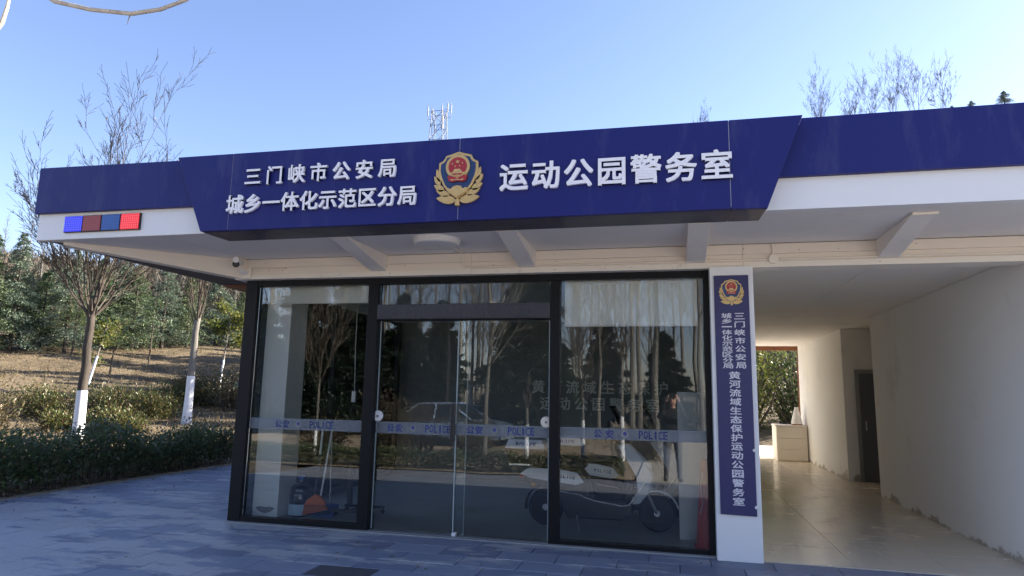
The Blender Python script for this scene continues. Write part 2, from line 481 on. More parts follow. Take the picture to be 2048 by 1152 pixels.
def led_mat(name, col, lit):
    m, nt, b = new_mat(name)
    vec = coords(nt, True, (42, 1, 42))
    fx = N(nt, 'ShaderNodeVectorMath', operation='FRACTION'); nt.links.new(vec, fx.inputs[0])
    sb = N(nt, 'ShaderNodeVectorMath', operation='SUBTRACT'); nt.links.new(fx.outputs[0], sb.inputs[0]); sb.inputs[1].default_value = (.5, 0, .5)
    mu = N(nt, 'ShaderNodeVectorMath', operation='MULTIPLY'); nt.links.new(sb.outputs[0], mu.inputs[0]); mu.inputs[1].default_value = (1, 0, 1)
    ln = N(nt, 'ShaderNodeVectorMath', operation='LENGTH'); nt.links.new(mu.outputs[0], ln.inputs[0])
    dot = ramp(nt, [(.22, (1, 1, 1)), (.36, (0, 0, 0))]); nt.links.new(ln.outputs['Value'], dot.inputs[0])
    c = mixc(nt, dot.outputs[0], tuple(q * (.08 if lit else .6) for q in col), tuple(q * (.15 if lit else 1) for q in col))
    nt.links.new(c, b.inputs['Base Color']); b.inputs['Roughness'].default_value = .35
    if lit:
        nt.links.new(mixc(nt, dot.outputs[0], col, tuple(min(1, q + .10) for q in col)), b.inputs['Emission Color'])
        nt.links.new(math_(nt, 'ADD', math_(nt, 'MULTIPLY', dot.outputs[0], .22), .14), b.inputs['Emission Strength'])
    return m
M['led_blue'] = led_mat('lit_blue_led', (.01, .015, 1.0), True)
M['led_red'] = led_mat('lit_red_led', (1.0, .01, .02), True)
M['led_red_off'] = led_mat('unlit_red_led', (.42, .035, .03), False)
M['led_blue_off'] = led_mat('unlit_blue_led', (.02, .12, .48), False)
def frost_mat():
    m, nt, b = new_mat('frosted_film')
    b.inputs['Base Color'].default_value = (.26, .29, .32, 1); b.inputs['Roughness'].default_value = .5
    tr = N(nt, 'ShaderNodeBsdfTransparent'); mx = N(nt, 'ShaderNodeMixShader'); mx.inputs[0].default_value = .42
    nt.links.new(tr.outputs[0], mx.inputs[1]); nt.links.new(b.outputs[0], mx.inputs[2])
    nt.links.new(mx.outputs[0], nt.nodes['Material Output'].inputs[0])
    return m
M['frost'] = frost_mat()
M['band_blue'] = paint('blue_film_lettering', (.025, .04, .22), .5, var=.05, bmp=0)
M['wall_letter'] = paint('pale_wall_lettering', (.50, .52, .50), .5, var=.04, bmp=0)
M['bottle'] = glass_mat('blue_bottle_plastic', (.36, .48, .62), 1.6, .12)
M['screen_tint'] = glass_mat('smoked_windshield', (.28, .30, .33), 2.0, .05)
M['lamp'] = paint('opal_lamp_cover', (.74, .73, .72), .35, var=.03)

# ------------------------------------------------------------------ lettering
_gl = {}
def glyph(ch, ext, bold):
    key = (ch, ext, bold)
    if key in _gl: return _gl[key]
    cu = bpy.data.curves.new('glyph', 'FONT')
    cu.body = ch; cu.extrude = ext; cu.resolution_u = 3
    ob = bpy.data.objects.new('glyph', cu); COL.objects.link(ob)
    dg = bpy.context.evaluated_depsgraph_get()
    me = bpy.data.meshes.new_from_object(ob.evaluated_get(dg))
    COL.objects.unlink(ob); bpy.data.objects.remove(ob)
    v = np.array([q.co[:] for q in me.vertices]).reshape(-1, 3)
    f = [tuple(p.vertices) for p in me.polygons]
    vs, fs = [v], list(f)
    if bold:
        n = len(v)
        for j in range(8):
            ox, oy = ((1, 0), (1, 1), (0, 1), (-1, 1), (-1, 0), (-1, -1), (0, -1), (1, -1))[j]
            fs += [tuple(i + n * (j + 1) for i in p) for p in f]
            vs.append(v + np.array([ox * bold, oy * bold, -.0012 * (j + 1)]))
    v = np.concatenate(vs)
    _gl[key] = (v, fs)
    return _gl[key]

def char_obj(ch, cx, cz, w, h, y, depth, mat, parent, name='character', bold=.02, fit=True):
    """a character standing on a plane facing -Y, its ink box fitted to w x h about (cx, cz), front at y"""
    v, f = glyph(ch, 1.0, bold)
    p = v.copy()
    if fit:
        lo, hi = p[:, :2].min(0), p[:, :2].max(0)
    else:
        lo, hi = np.array([.02, -.10]), np.array([.98, .86])
    mid = (lo + hi) / 2; s = np.array([w, h]) / (hi - lo)
    q = np.empty_like(p)
    q[:, 0] = (p[:, 0] - mid[0]) * s[0] + cx
    q[:, 2] = (p[:, 1] - mid[1]) * s[1] + cz
    q[:, 1] = y + (1.0 - p[:, 2]) * .5 * depth
    mb = MB(); mb.add(q, f)
    return mb.build(name, mat, parent)

def text_row(s, x0, x1, zc, h, y, depth, mat, parent, bold=.02, w=None):
    n = len(s); w = w or h
    for i, ch in enumerate(s):
        cx = x0 + w / 2 + (x1 - x0 - w) * (i / (n - 1))
        char_obj(ch, cx, zc, w, h, y, depth, mat, parent, bold=bold, fit=False)

# ------------------------------------------------------------------ ground and pavement
def axis(vals): return np.unique(np.concatenate(vals))
gx = axis([np.linspace(-220, 220, 89), np.linspace(-62, 12, 93), np.array([-2500., -1200, -500, 500, 1200, 2500])])
gy = axis([np.linspace(-150, 230, 77), np.linspace(-14, 58, 91), np.array([-2500., -1200, -500, 500, 1200, 2500])])
GX, GY = np.meshgrid(gx, gy)
GZ = hgt(GX, GY)
flat = (GX > -4.3) & (GX < 15) & (GY > -13) & (GY < 16)
GZ = np.where(flat, GZ - .08, GZ)
nx, ny = len(gx), len(gy)
idx = np.arange(nx * ny).reshape(ny, nx)
F = np.stack([idx[:-1, :-1], idx[:-1, 1:], idx[1:, 1:], idx[1:, :-1]], -1).reshape(-1, 4)
me = np_mesh('ground', np.stack([GX, GY, GZ], -1).reshape(-1, 3), F)
me.polygons.foreach_set('use_smooth', [True] * len(me.polygons))
tag(link_mesh('ground', me, M['ground']), kind='structure')

px_, py_ = np.linspace(-3.62, 14.5, 37), np.linspace(-8.2, 15.5, 60)
PX, PY = np.meshgrid(px_, py_)
PZ = -.33 * sstep(-2.8, -7.2, PY) - .014
idx = np.arange(PX.size).reshape(PX.shape)
F = np.stack([idx[:-1, :-1], idx[:-1, 1:], idx[1:, 1:], idx[1:, :-1]], -1).reshape(-1, 4)
pavement = tag(link_mesh('pavement', np_mesh('pavement', np.stack([PX, PY, PZ], -1).reshape(-1, 3), F), M['pave']), kind='structure')
road = MB().box(4.2, 40, -30, -8.3, -.38, -.318).build('road', paint('concrete_road', (.54, .50, .43), .85, var=.15, scale=1.2))
tag(road, kind='structure')

tag(MB().box(3.5, 13, 11.75, 16.6, -.012, -.004).build('rear_path', paint('pale_concrete', (.58, .55, .50), .85, var=.1, scale=1.5)), kind='structure')
tag(MB().box(-3.80, -3.605, -3, 14, -.06, -.001).build('soil_strip', paint('sandy_soil', (.27, .23, .17), .95, var=.4, scale=9, bmp=.8, bscale=40)), kind='structure')
gxx, gyy = np.linspace(-34, 4.15, 20), np.linspace(-42, -8.25, 18)
EX, EY = np.meshgrid(gxx, gyy); idx = np.arange(EX.size).reshape(EX.shape)
F = np.stack([idx[:-1, :-1], idx[:-1, 1:], idx[1:, 1:], idx[1:, :-1]], -1).reshape(-1, 4)
tag(link_mesh('bare_earth', np_mesh('bare_earth', np.stack([EX, EY, hgt(EX, EY) + .006], -1).reshape(-1, 3), F), paint('sandy_earth', (.40, .325, .225), .95, var=.3, scale=1.4, bmp=.5, bscale=18)), kind='structure')
TW, TD = .555, .33
tmb = MB()
g = .0035
def tile_mesh(w, d, t):
    mb = MB(); c = .004
    a, b = w / 2 - g, d / 2 - g
    lo = [(-a, -b, -t), (a, -b, -t), (a, b, -t), (-a, b, -t)]
    mi = [(-a, -b, -c), (a, -b, -c), (a, b, -c), (-a, b, -c)]
    hi = [(-a + c, -b + c, 0), (a - c, -b + c, 0), (a - c, b - c, 0), (-a + c, b - c, 0)]
    fs = [(8, 9, 10, 11)]
    for i in range(4):
        j = (i + 1) % 4
        fs += [(i, j, j + 4, i + 4), (i + 4, j + 4, j + 8, i + 8)]
    mb.add(lo + mi + hi, fs)
    return mb.mesh('tile')
tm = tile_mesh(TW, TD, .012); tm.materials.append(M['slate'])
tm2 = tile_mesh(TW, TD, .012); tm2.materials.append(M['slate_dark'])
rnd = random.Random(5)
row = 0
y = -.16
ntile = 0
rows = []
for k in range(-8, 30):
    rows.append((-.275 + TD * (-k) if False else -.28 + TD * k))
for ri, yc in enumerate(rows):
    off = (.5 if ri % 2 else 0.0) + .06
    for ci in range(-9, 14):
        xc = (ci + off) * TW
        if xc < -3.34: continue
        if xc > .12 and yc > -.1: continue
        if xc > -.3 and yc > 5: continue
        u, v, z = pix((xc, yc, 0))
        if z < .5 or u < -70 or u > 2110 or v > 1215: continue
        if xc > -.3 and u > 2060: continue
        # hidden behind the hedge or building
        dark = abs(xc - 2.1) < .25 and abs(yc + 1.6) < .17
        o = bpy.data.objects.new('tile', tm2 if dark else tm)
        COL.objects.link(o); o.parent = pavement
        o.location = (xc, yc, rnd.uniform(-.0015, .0015))
        o.rotation_euler = (rnd.gauss(0, .0016), rnd.gauss(0, .0012), rnd.gauss(0, .002))
        ntile += 1
print('tiles', ntile)

# ------------------------------------------------------------------ the building
BL = thing('police_building', (2.7, 5, 0), 'single-storey white and navy police post with glass front and open passage', 'building')
ZS = 3.037
XL, XR = -1.62, 13.5
box('roof_slab', M['white_panel'], BL, XL + .03, XR, -1.30, 12.2, 3.075, 3.66)
# soffit boards between the rafters
raf = [1.755, 3.49, 5.245, 7.02, 8.85]
edges = [-.02] + raf + [10.6]
for a, b in zip(edges[:-1], edges[1:]):
    box('soffit_board', M['soffit'], BL, a + .002, b - .002, -1.395, -.134, ZS, ZS + .03, .0015)
MB().add([(-.02 - .004, -.12, ZS), (-.024, -1.395, ZS), (-1.60, -1.395, ZS), (-.024, -.12, ZS + .03), (-.024, -1.395, ZS + .03), (-1.60, -1.395, ZS + .03)],
         [(0, 1, 2), (5, 4, 3), (0, 3, 4, 1), (1, 4, 5, 2), (2, 5, 3, 0)]).build('soffit_board', M['soffit'], BL)
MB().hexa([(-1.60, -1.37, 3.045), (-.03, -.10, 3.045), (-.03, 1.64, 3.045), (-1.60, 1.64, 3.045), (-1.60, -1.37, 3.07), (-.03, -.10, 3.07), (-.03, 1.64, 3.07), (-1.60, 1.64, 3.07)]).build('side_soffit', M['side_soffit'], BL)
box('eave_board', M['brown'], BL, -1.61, -.03, 1.645, 5.2, 3.02, 3.07)
# rafters, deep at the wall and running out towards the fascia
for x in raf:
    w = .094
    f0, f1 = -1.10, -.12
    MB().hexa([(x - w, f0, ZS - .012), (x + w, f0, ZS - .012), (x + w, f1, 2.858), (x - w, f1, 2.858),
               (x - w, f0, ZS - .001), (x + w, f0, ZS - .001), (x + w, f1, ZS - .001), (x - w, f1, ZS - .001)]).build('rafter', M['soffit'], BL, .003)
    box('rafter_end', M['cream_old'], BL, x - w - .003, x + w + .003, -1.135, -1.102, ZS - .026, ZS - .002, .002)
# hip rafter from the wall corner to the canopy corner
d = Vector((-1.45, -1.20, 0)).normalized(); n = Vector((-d.y, d.x, 0)) * .08
A, B_ = Vector((-.02, -.07, 0)), Vector((-1.44, -1.25, 0))
MB().hexa([(A + n)[:2] + (2.80,), (B_ + n)[:2] + (3.005,), (B_ - n)[:2] + (3.005,), (A - n)[:2] + (2.80,),
           (A + n)[:2] + (3.036,), (B_ + n)[:2] + (3.036,), (B_ - n)[:2] + (3.036,), (A - n)[:2] + (3.036,)]).build('hip_rafter', M['cream'], BL, .003)
# beam over the glass: boards and ledge
for a, b in ((-.10, 2.86), (2.862, 5.70), (5.702, 8.9), (8.902, 12.5)):
    box('beam_board', M['cream'], BL, a, b, -.12, .10, 2.935, ZS - .0015, .002)
    box('beam_board', M['cream'], BL, a, b, -.118, .10, 2.856, 2.933, .002)
    box('beam_ledge', M['cream_old'], BL, a, b, -.132, .10, 2.795, 2.854, .003)
rs = random.Random(3)
for i in range(26):     # nail heads in pairs
    x = rs.uniform(0, 8); z = rs.choice((2.895, 2.915, 2.965, 2.99, 2.825))
    MB().lathe([(.0045, -.003), (.0045, .002)], 7, (x, -.12 if z > 2.855 else -.132, z), 'Y').build('nail', M['brown'], BL)
# conduit, junction box
def conduit(pts, r=.009, name='conduit'):
    return MB().tube(pts, r, 8).build(name, M['cream_old'], BL, smooth=True)
conduit([(2.74, -.62, 3.028), (2.76, -.131, 3.028), (2.765, -.136, 2.885), (2.80, -.138, 2.872), (5.93, -.138, 2.872)])
conduit([(6.04, -.138, 2.872), (9.5, -.138, 2.872)])
conduit([(5.985, -.138, 2.91), (5.985, -.138, 3.03)])
conduit([(.14, -.138, 2.905), (.58, -.138, 2.915)])
MB().lathe([(.045, -.025), (.043, -.005), (.045, .02)], 18, (5.985, -.14, 2.868), 'Y').build('junction_box', M['cream_old'], BL, smooth=True)
# post with the hanging sign
box('post', M['white_paint'], BL, 5.372, 5.782, -.20, .22, 0.0, 2.80, .006)
box('post_back', M['inner_wall'], BL, 5.42, 5.780, .224, 11.9, 0, 2.86)
# glass front: frame members
FB = MB().box(0, .155, -.045, .075, 0, 2.793).build('window_frame', M['black_frame'], BL, .003)
def fr(n, x0, x1, z0, z1, y0=-.04, y1=.07, m='black_frame'):
    return box(n, M[m], FB, x0, x1, y0, y1, z0, z1, .003)
fr('head_rail', .157, 5.313, 2.722, 2.791)
fr('jamb', 5.315, 5.368, 0, 2.793, -.045, .075)
fr('mullion', 1.608, 1.732, .0, 2.720, -.044, .074)
fr('mullion', 3.732, 3.836, .0, 2.720, -.044, .074)
fr('bottom_rail', .157, 1.606, .004, .062)
fr('bottom_rail', 3.838, 5.313, .004, .046)
fr('door_header', 1.734, 3.730, 2.314, 2.482, -.05, .085, 'header')
fr('header_lip', 1.734, 3.730, 2.303, 2.313, -.03, .085)
box('threshold', M['threshold'], BL, .0, 5.37, -.112, -.046, -.012, .010, .002)
box('door_track', M['grey_metal'], BL, 1.736, 3.728, -.044, .09, -.01, .012, .002)
for (x0, x1, z0, z1) in ((.157, 1.606, .063, 2.720), (1.734, 3.730, 2.483, 2.720), (3.838, 5.313, .047, 2.720)):
    MB().box(x0, x1, .010, .018, z0, z1).build('window_pane', M['glass'], FB)
# sliding doors
def band(parent, x0, x1, z0, z1, y, chars):
    b = MB().box(x0, x1, y - .0022, y - .0012, z0, z1).build('frosted_band', M['frost'], parent)
    return b
def band_text(parent, xa, xb, xe, xp0, xp1, zc, y):
    for ch, x in (('公', xa), ('安', xb)):
        char_obj(ch, x, zc, .085, .085, y - .0034, .001, M['band_blue'], parent, 'film_character', .02, False)
    MB().lathe([(.036, -.001), (.036, 0)], 16, (xe, y - .0030, zc), 'Y').build('film_badge', M['grey_metal'], parent)
    MB().lathe([(.020, -.001), (.020, 0)], 12, (xe, y - .0044, zc + .006), 'Y').build('film_badge_centre', M['band_blue'], parent)
    for i, ch in enumerate('POLICE'):
        w = (xp1 - xp0) / 6
        v = .3 if ch == 'I' else .84
        char_obj(ch, xp0 + w * (i + .5), zc, w * v, .078, y - .0034, .001, M['band_blue'], parent, 'film_letter', .012)
doors = []
for (x0, x1, yy) in ((1.738, 2.806, .052), (2.686, 3.722, .026)):
    D = MB().box(x0, x1, yy, yy + .010, .016, 2.300).build('sliding_door', M['glass'], BL)
    e0 = MB().box(x0 - .001, x0 + .011, yy - .001, yy + .011, .016, 2.300).build('glass_edge', M['glass_edge'], D)
    e1 = MB().box(x1 - .011, x1 + .001, yy - .001, yy + .011, .016, 2.300).build('glass_edge', M['glass_edge'], D)
    doors.append((D, yy))
box('handle', M['black_plastic'], doors[0][0], 2.640, 2.694, -.030, .010, .985, 1.39, .010)
MB().box(2.66, 2.68, .014, .056, 1.05, 1.08).box(2.66, 2.68, .014, .056, 1.31, 1.34).build('handle_standoff', M['black_plastic'], doors[0][0])
for (D, yy), x, z in ((doors[0], 1.762, 1.23), (doors[1], 3.69, 1.215)):
    MB().lathe([(.052, -.016), (.06, -.008), (.06, 0)], 24, (x, yy - .001, z), 'Y').build('lock_disc', M['white_paint'] if x < 2 else M['cream'], D, smooth=True)
    MB().lathe([(.014, -.006), (.014, 0)], 12, (x, yy - .017, z), 'Y').build('lock_keyway', M['grey_metal'], D)
box('floor_guide', M['white_paint'], BL, 2.70, 2.74, -.04, .02, .013, .045, .003)
# frosted bands with lettering (left pane, two doors, right pane)
zb = [at(600, 836.5, Y=.01)[2], at(600, 858.5, Y=.01)[2]]
def px_x(px, py, Y): return float(at(px, py, Y=Y)[0])
P0 = [c for c in FB.children if c.name.startswith('window_pane')]
def do_band(par, x0, x1, yt, yb, pxs, Y, py):
    zt, zb_ = float(at((pxs[0] + pxs[3]) / 2, yt, Y=Y)[2]), float(at((pxs[0] + pxs[3]) / 2, yb, Y=Y)[2])
    band(par, x0, x1, zb_, zt, Y, '')
    q = [px_x(p, py, Y) for p in pxs]
    band_text(par, q[0], q[1], q[2], q[3], q[4], (zt + zb_) / 2, Y)
do_band(BL, .158, 1.606, 837, 859.5, (557, 572, 597, 619, 667), .008, 849)
do_band(doors[0][0], 1.739, 2.684, 844.5, 868, (781, 798, 826, 850, 902), .050, 857)
do_band(doors[1][0], 2.688, 3.720, 849.5, 872, (941, 958, 989, 1015, 1069), .024, 861)
do_band(BL, 3.839, 5.312, 857, 880, (1196, 1219, 1250, 1277, 1336), .008, 868)
# passage (hall): wall with door recess, ceiling, floor tiles
WX = 8.2
box('passage_wall', M['wall'], BL, WX, 9.25, -.10, 5.02, 0, 2.87, .004)
box('passage_wall', M['wall'], BL, WX + .004, 9.25, 7.03, 11.6, 0, 2.87, .004)
box('recess_wall', M['wall'], BL, 9.252, 9.35, -.08, 11.6, 0, 2.87)
dr = box('recess_door', M['door_dark'], BL, 8.47, 9.20, 6.985, 7.028, .006, 2.02)
box('door_frame', M['grey_metal'], dr, 8.41, 8.466, 6.97, 7.028, .006, 2.09)
box('door_frame', M['grey_metal'], dr, 8.468, 9.24, 6.97, 7.028, 2.024, 2.09)
box('door_handle', M['chrome'], dr, 8.53, 8.56, 6.95, 6.984, .95, 1.12)
box('notice_plate', M['cream'], BL, WX - .006, WX - .001, 4.80, 4.90, 1.42, 1.55, .001)
box('outer_wall', M['white_panel'], BL, 9.36, 13.4, -.08, 11.6, 0, 3.03)
for j, (a, b) in enumerate(((.104, 3.0), (3.004, 6.2), (6.204, 9.2), (9.204, 11.9))):
    for a2, b2 in ((5.79, 7.0), (7.004, 9.25)):
        box('ceiling_panel', M['soffit'], BL, a2, b2, a, b, 2.872 + .002 * (j % 2), 2.90, .002)
fm = {}
for i, x0 in enumerate((5.79, 6.60, 7.41, 8.22)):
    x1 = x0 + .806 if i < 3 else 9.24
    for j in range(15):
        y0 = -.10 + .806 * j
        if i == 3 and not 4.8 < y0 < 7.2: continue
        box('floor_tile', M['floor_tile'], BL, x0, x1, y0 + .002, y0 + .804, -.012, .0035 + .0004 * ((i + j) % 2), .0012)
box('passage_lintel', M['brown'], BL, 5.7, WX + .02, 11.62, 11.72, 2.76, 2.95)
box('passage_end_jamb', M['brown'], BL, WX - .015, WX + .05, 11.61, 11.68, 0, 2.755)
box('inner_floor', M['floor_in'], BL, .05, 5.42, .09, 4.6, -.01, .006)
box('inner_ceiling', M['inner_wall'], BL, .0, 5.42, .104, 4.6, 2.78, 2.83)
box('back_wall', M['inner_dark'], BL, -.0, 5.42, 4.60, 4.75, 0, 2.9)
# glazed side wall
for a, b in ((.08, .16), (2.1, 2.2), (4.5, 4.6)):
    box('side_mullion', M['black_frame'], BL, .003, .075, a, b, .006, 2.778)
box('side_sill', M['black_frame'], BL, .003, .075, .162, 4.498, .006, .085)
for a, b in ((.165, 2.098), (2.202, 4.498)):
    MB().box(.03, .038, a, b, .086, 2.77).build('side_pane', M['glass'], BL)
cl = box('inner_column', M['column_white'], BL, .085, .42, .30, .68, .006, 2.778, .004)
# peeled plaster low on the column
rp = np.random.default_rng(4)
pp = [(.255 + .115 * math.cos(t) * (1 + .12 * math.sin(5 * t)), .095 + .035 * math.sin(t) * (1 + .3 * math.sin(3 * t))) for t in np.linspace(0, 2 * pi, 22)[:-1]]
MB().prism(pp, .2935, .2995).build('peeled_patch', paint('bare_plaster', (.25, .25, .25), .9, var=.45, scale=30, bmp=.6), BL)
box('inner_pier', M['inner_wall'], BL, 5.04, 5.36, .62, .90, .006, 1.56)

# wall lettering inside
for s, x0, x1, zc in (('黄河流域生态保护', 2.59, 4.93, 1.64), ('运动公园警务室', 2.74, 4.78, 1.355)):
    n_ = len(s)
    for i, ch in enumerate(s):
        char_obj(ch, x0 + .115 + (x1 - x0 - .23) * i / (n_ - 1), zc, .23, .23, 4.575, .02, M['wall_letter'], BL, 'wall_character', .014, False)
# roller blinds
for (x0, x1, z0) in ((.20, 1.57, 2.535), (3.865, 5.26, 2.245)):
    bl = MB().box(x0, x1, .12, .124, z0, 2.70).build('roller_blind', M['blind'], None)
    tag(bl, 'white roller blind lowered a hand deep behind left glass pane' if x0 < 1 else 'white roller blind lowered further behind the pane beside the vertical sign', 'blind')
    ORG[bl.name] = Vector((0, 0, 0))
    MB().tube([(x0, .122, z0), (x1, .122, z0)], .010, 8).build('bottom_bar', M['white_paint'], bl)
    MB().tube([(x0, .135, 2.715), (x1, .135, 2.715)], .022, 10).build('roller', M['white_paint'], bl)

# ------------------------------------------------------------------ fascia sign
FS = thing('fascia_sign', (2.7, -1.4, 3.03), 'long navy fascia sign with raised white characters and gold badge along the roof edge', 'sign')
ZT = 3.80
# white lower strips with thickness
MB().prism([(-1.655, ZS + .002), (.50, ZS + .002), (.40, 3.335), (-1.655, 3.335)], -1.40, -1.31).build('white_strip', M['white_panel'], FS, .003)
MB().prism([(5.70, ZS - .008), (12.2, ZS - .008), (12.2, 3.30), (5.80, 3.30)], -1.40, -1.31).build('white_strip', M['white_panel'], FS, .003)
MB().prism([(-1.672, 3.325), (.40, 3.313), (.22, 3.806), (-1.672, 3.835)], -1.45, -1.30).build('blue_strip', M['blue'], FS, .003)
MB().prism([(5.80, 3.294), (12.2, 3.29), (12.2, 3.775), (6.00, 3.785)], -1.45, -1.30).build('blue_strip', M['blue'], FS, .003)
xs = [.17, .811, 3.158, 5.478, 6.06]
zt = lambda x: 3.80 - (x - .17) * .0055
bot = {.17: None}
def slant_l(z): return .17 + (.51 - .17) * (3.80 - z) / (3.80 - 3.02)
def slant_r(z): return 6.05 - (6.05 - 5.755) * (3.77 - z) / (3.77 - 3.01)
seam = .0022
for i in range(4):
    a, b = xs[i], xs[i + 1]
    if i == 0: poly = [(slant_l(3.02), 3.02), (b - seam, 3.02), (b - seam, zt(b)), (slant_l(3.80), 3.80)]
    elif i == 3: poly = [(a + seam, 3.012), (slant_r(3.01), 3.01), (slant_r(3.77), 3.77), (a + seam, zt(a))]
    else: poly = [(a + seam, 3.016), (b - seam, 3.016), (b - seam, zt(b)), (a + seam, zt(a))]
    MB().prism(poly, -1.55, -1.50).build('blue_panel', M['blue'], FS, .003)
    mb = MB()
    xa, xb = poly[0][0], poly[1][0]
    ba, bb = (xa + .03 if i == 0 else xa), (xb - .02 if i == 3 else xb)
    mb.hexa([(xa, -1.498, 3.018), (xb, -1.498, 3.018), (bb, -1.138, 3.014), (ba, -1.138, 3.014), (xa, -1.498, 3.034), (xb, -1.498, 3.034), (bb, -1.138, 3.034), (ba, -1.138, 3.034)])
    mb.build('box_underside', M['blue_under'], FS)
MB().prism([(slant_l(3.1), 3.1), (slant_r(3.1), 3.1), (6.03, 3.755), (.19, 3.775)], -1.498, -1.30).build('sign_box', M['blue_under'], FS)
for a in xs[1:4]:
    MB().box(a - .002, a + .002, -1.546, -1.51, 3.03, zt(a) - .01).build('panel_seam', M['tower_steel'], FS)
# raised characters
text_row('三门峡市公安局', .979, 2.565, 3.540, .180, -1.580, .026, M['letter_white'], FS, .019)
text_row('城乡一体化示范区分局', .80, 2.775, 3.268, .186, -1.580, .026, M['letter_white'], FS, .019)
text_row('运动公园警务室', 3.545, 5.50, 3.385, .252, -1.580, .026, M['letter_white'], FS, .020)

def ellipse_leaf(x0, y0, x1, y1, w, n=9):
    a = np.array([x1 - x0, y1 - y0], float); L = np.hypot(*a); a /= L; b = np.array([-a[1], a[0]])
    t = np.linspace(0, 1, n)
    wd = w * np.sin(pi * t ** .8) ** .8 * .5
    P = [np.array([x0, y0]) + a * L * tt + b * ww for tt, ww in zip(t, wd)]
    Q = [np.array([x0, y0]) + a * L * tt - b * ww for tt, ww in zip(t[1:-1], wd[1:-1])][::-1]
    return [tuple(p) for p in P + Q]
def star(cx, cy, r):
    return [(cx + (r if k % 2 == 0 else r * .4) * math.sin(pi * k / 5), cy - (r if k % 2 == 0 else r * .4) * math.cos(pi * k / 5)) for k in range(10)]
def emblem(parent, cx, cz, width, yf, dep):
    s = width / 880.0
    def w(poly): return [(cx + x * s, cz + (595 - y) * s) for x, y in poly]
    half = [(0, 105), (110, 140), (235, 172), (250, 212), (290, 265), (355, 296), (362, 430), (332, 560), (265, 715), (165, 845), (0, 968)]
    out = half + [(-x, y) for x, y in half[-2:0:-1]]
    k = .885
    inn = [(x * k, (y - 520) * k + 520) for x, y in out]
    E = MB().prism(w(out), yf - dep * .5, yf).build('emblem', M['gold'], parent, dep * .08)
    def part(n, poly, l0, l1, m): return MB().prism(w(poly), yf - dep * l1, yf - dep * l0).build(n, M[m], E)
    part('shield_field', inn, .5, .54, 'badge_blue')
    mount = [(-205, 790), (-165, 765), (-120, 790), (-70, 742), (0, 728), (65, 742), (100, 788), (150, 765), (200, 790), (150, 850), (0, 940), (-150, 850)]
    part('mountain', mount, .54, .75, 'gold')
    C_ = lambda r, n=36: [(r * math.cos(2 * pi * i / n), 390 + r * math.sin(2 * pi * i / n)) for i in range(n)]
    part('roundel_ring', C_(218), .54, .78, 'gold')
    part('red_disc', C_(168), .78, .82, 'badge_red')
    rib = [(-180, 565), (-110, 545), (0, 600), (110, 545), (180, 565), (160, 640), (90, 668), (0, 650), (-90, 668), (-160, 640)]
    part('ribbon', rib, .54, .86, 'badge_red')
    part('gear', [(-150, 500), (150, 500), (140, 535), (60, 580), (0, 555), (-60, 580), (-140, 535)], .86, .92, 'gold')
    part('gear_cut', [(-110, 520), (110, 520), (60, 556), (0, 540), (-60, 556)], .92, .94, 'badge_red')
    part('ribbon_fold', [(-120, 615), (-50, 630), (0, 612), (50, 630), (120, 615), (105, 645), (0, 635), (-105, 645)], .86, .92, 'gold')
    part('gate', [(-85, 498), (85, 498), (70, 462), (55, 462), (52, 440), (-52, 440), (-55, 462), (-70, 462)], .82, .94, 'gold')
    part('star', star(0, 305, 42), .82, .9, 'gold')
    for x, y in ((-95, 340), (90, 335), (-42, 388), (40, 385)):
        part('small_star', star(x, y, 21), .82, .9, 'gold')
    for sg in (-1, 1):
        for (x0, y0, x1, y1, ww) in ((335, 640, 400, 400, 80), (330, 690, 440, 530, 95), (250, 800, 438, 690, 110), (150, 890, 400, 790, 110), (30, 990, 392, 930, 150)):
            part('wreath_leaf', ellipse_leaf(sg * x0, y0, sg * x1, y1, ww), .02, .40, 'gold')
    part('wreath_tie', [(-34, 968), (34, 968), (40, 1080), (-40, 1080)], .02, .55, 'gold')
    return E
emblem(FS, 3.16, 3.395, .452, -1.551, .06)

# police light modules on the white strip
LB = thing('police_light_bar', (-.81, -1.41, 3.2), 'row of four red and blue square police lights on white strip', 'light')
x0, x1 = -1.285, -.328
for i, m in enumerate(('led_blue', 'led_red_off', 'led_blue_off', 'led_red')):
    a = x0 + (x1 - x0) * i / 4; b = x0 + (x1 - x0) * (i + 1) / 4
    H_ = MB().box(a + .001, b - .001, -1.425, -1.401, 3.104 - .0, 3.283).build('lamp_housing', M['black_plastic'], LB, .004)
    MB().box(a + .009, b - .009, -1.432, -1.426, 3.112, 3.275).build('led_field', M[m], H_)

# round ceiling lamp
CL = MB().lathe([(.205, 2.972), (.225, 2.978), (.236, 2.995), (.238, 3.034)], 40, (2.69, -.79, 0)).build('ceiling_lamp', M['lamp'], None, smooth=True)
tag(CL, 'round white flush lamp fixed to the soffit between two rafters', 'lamp')
MB().lathe([(.242, 3.016), (.242, 3.035)], 40, (2.69, -.79, 0)).build('lamp_base', M['white_paint'], CL)

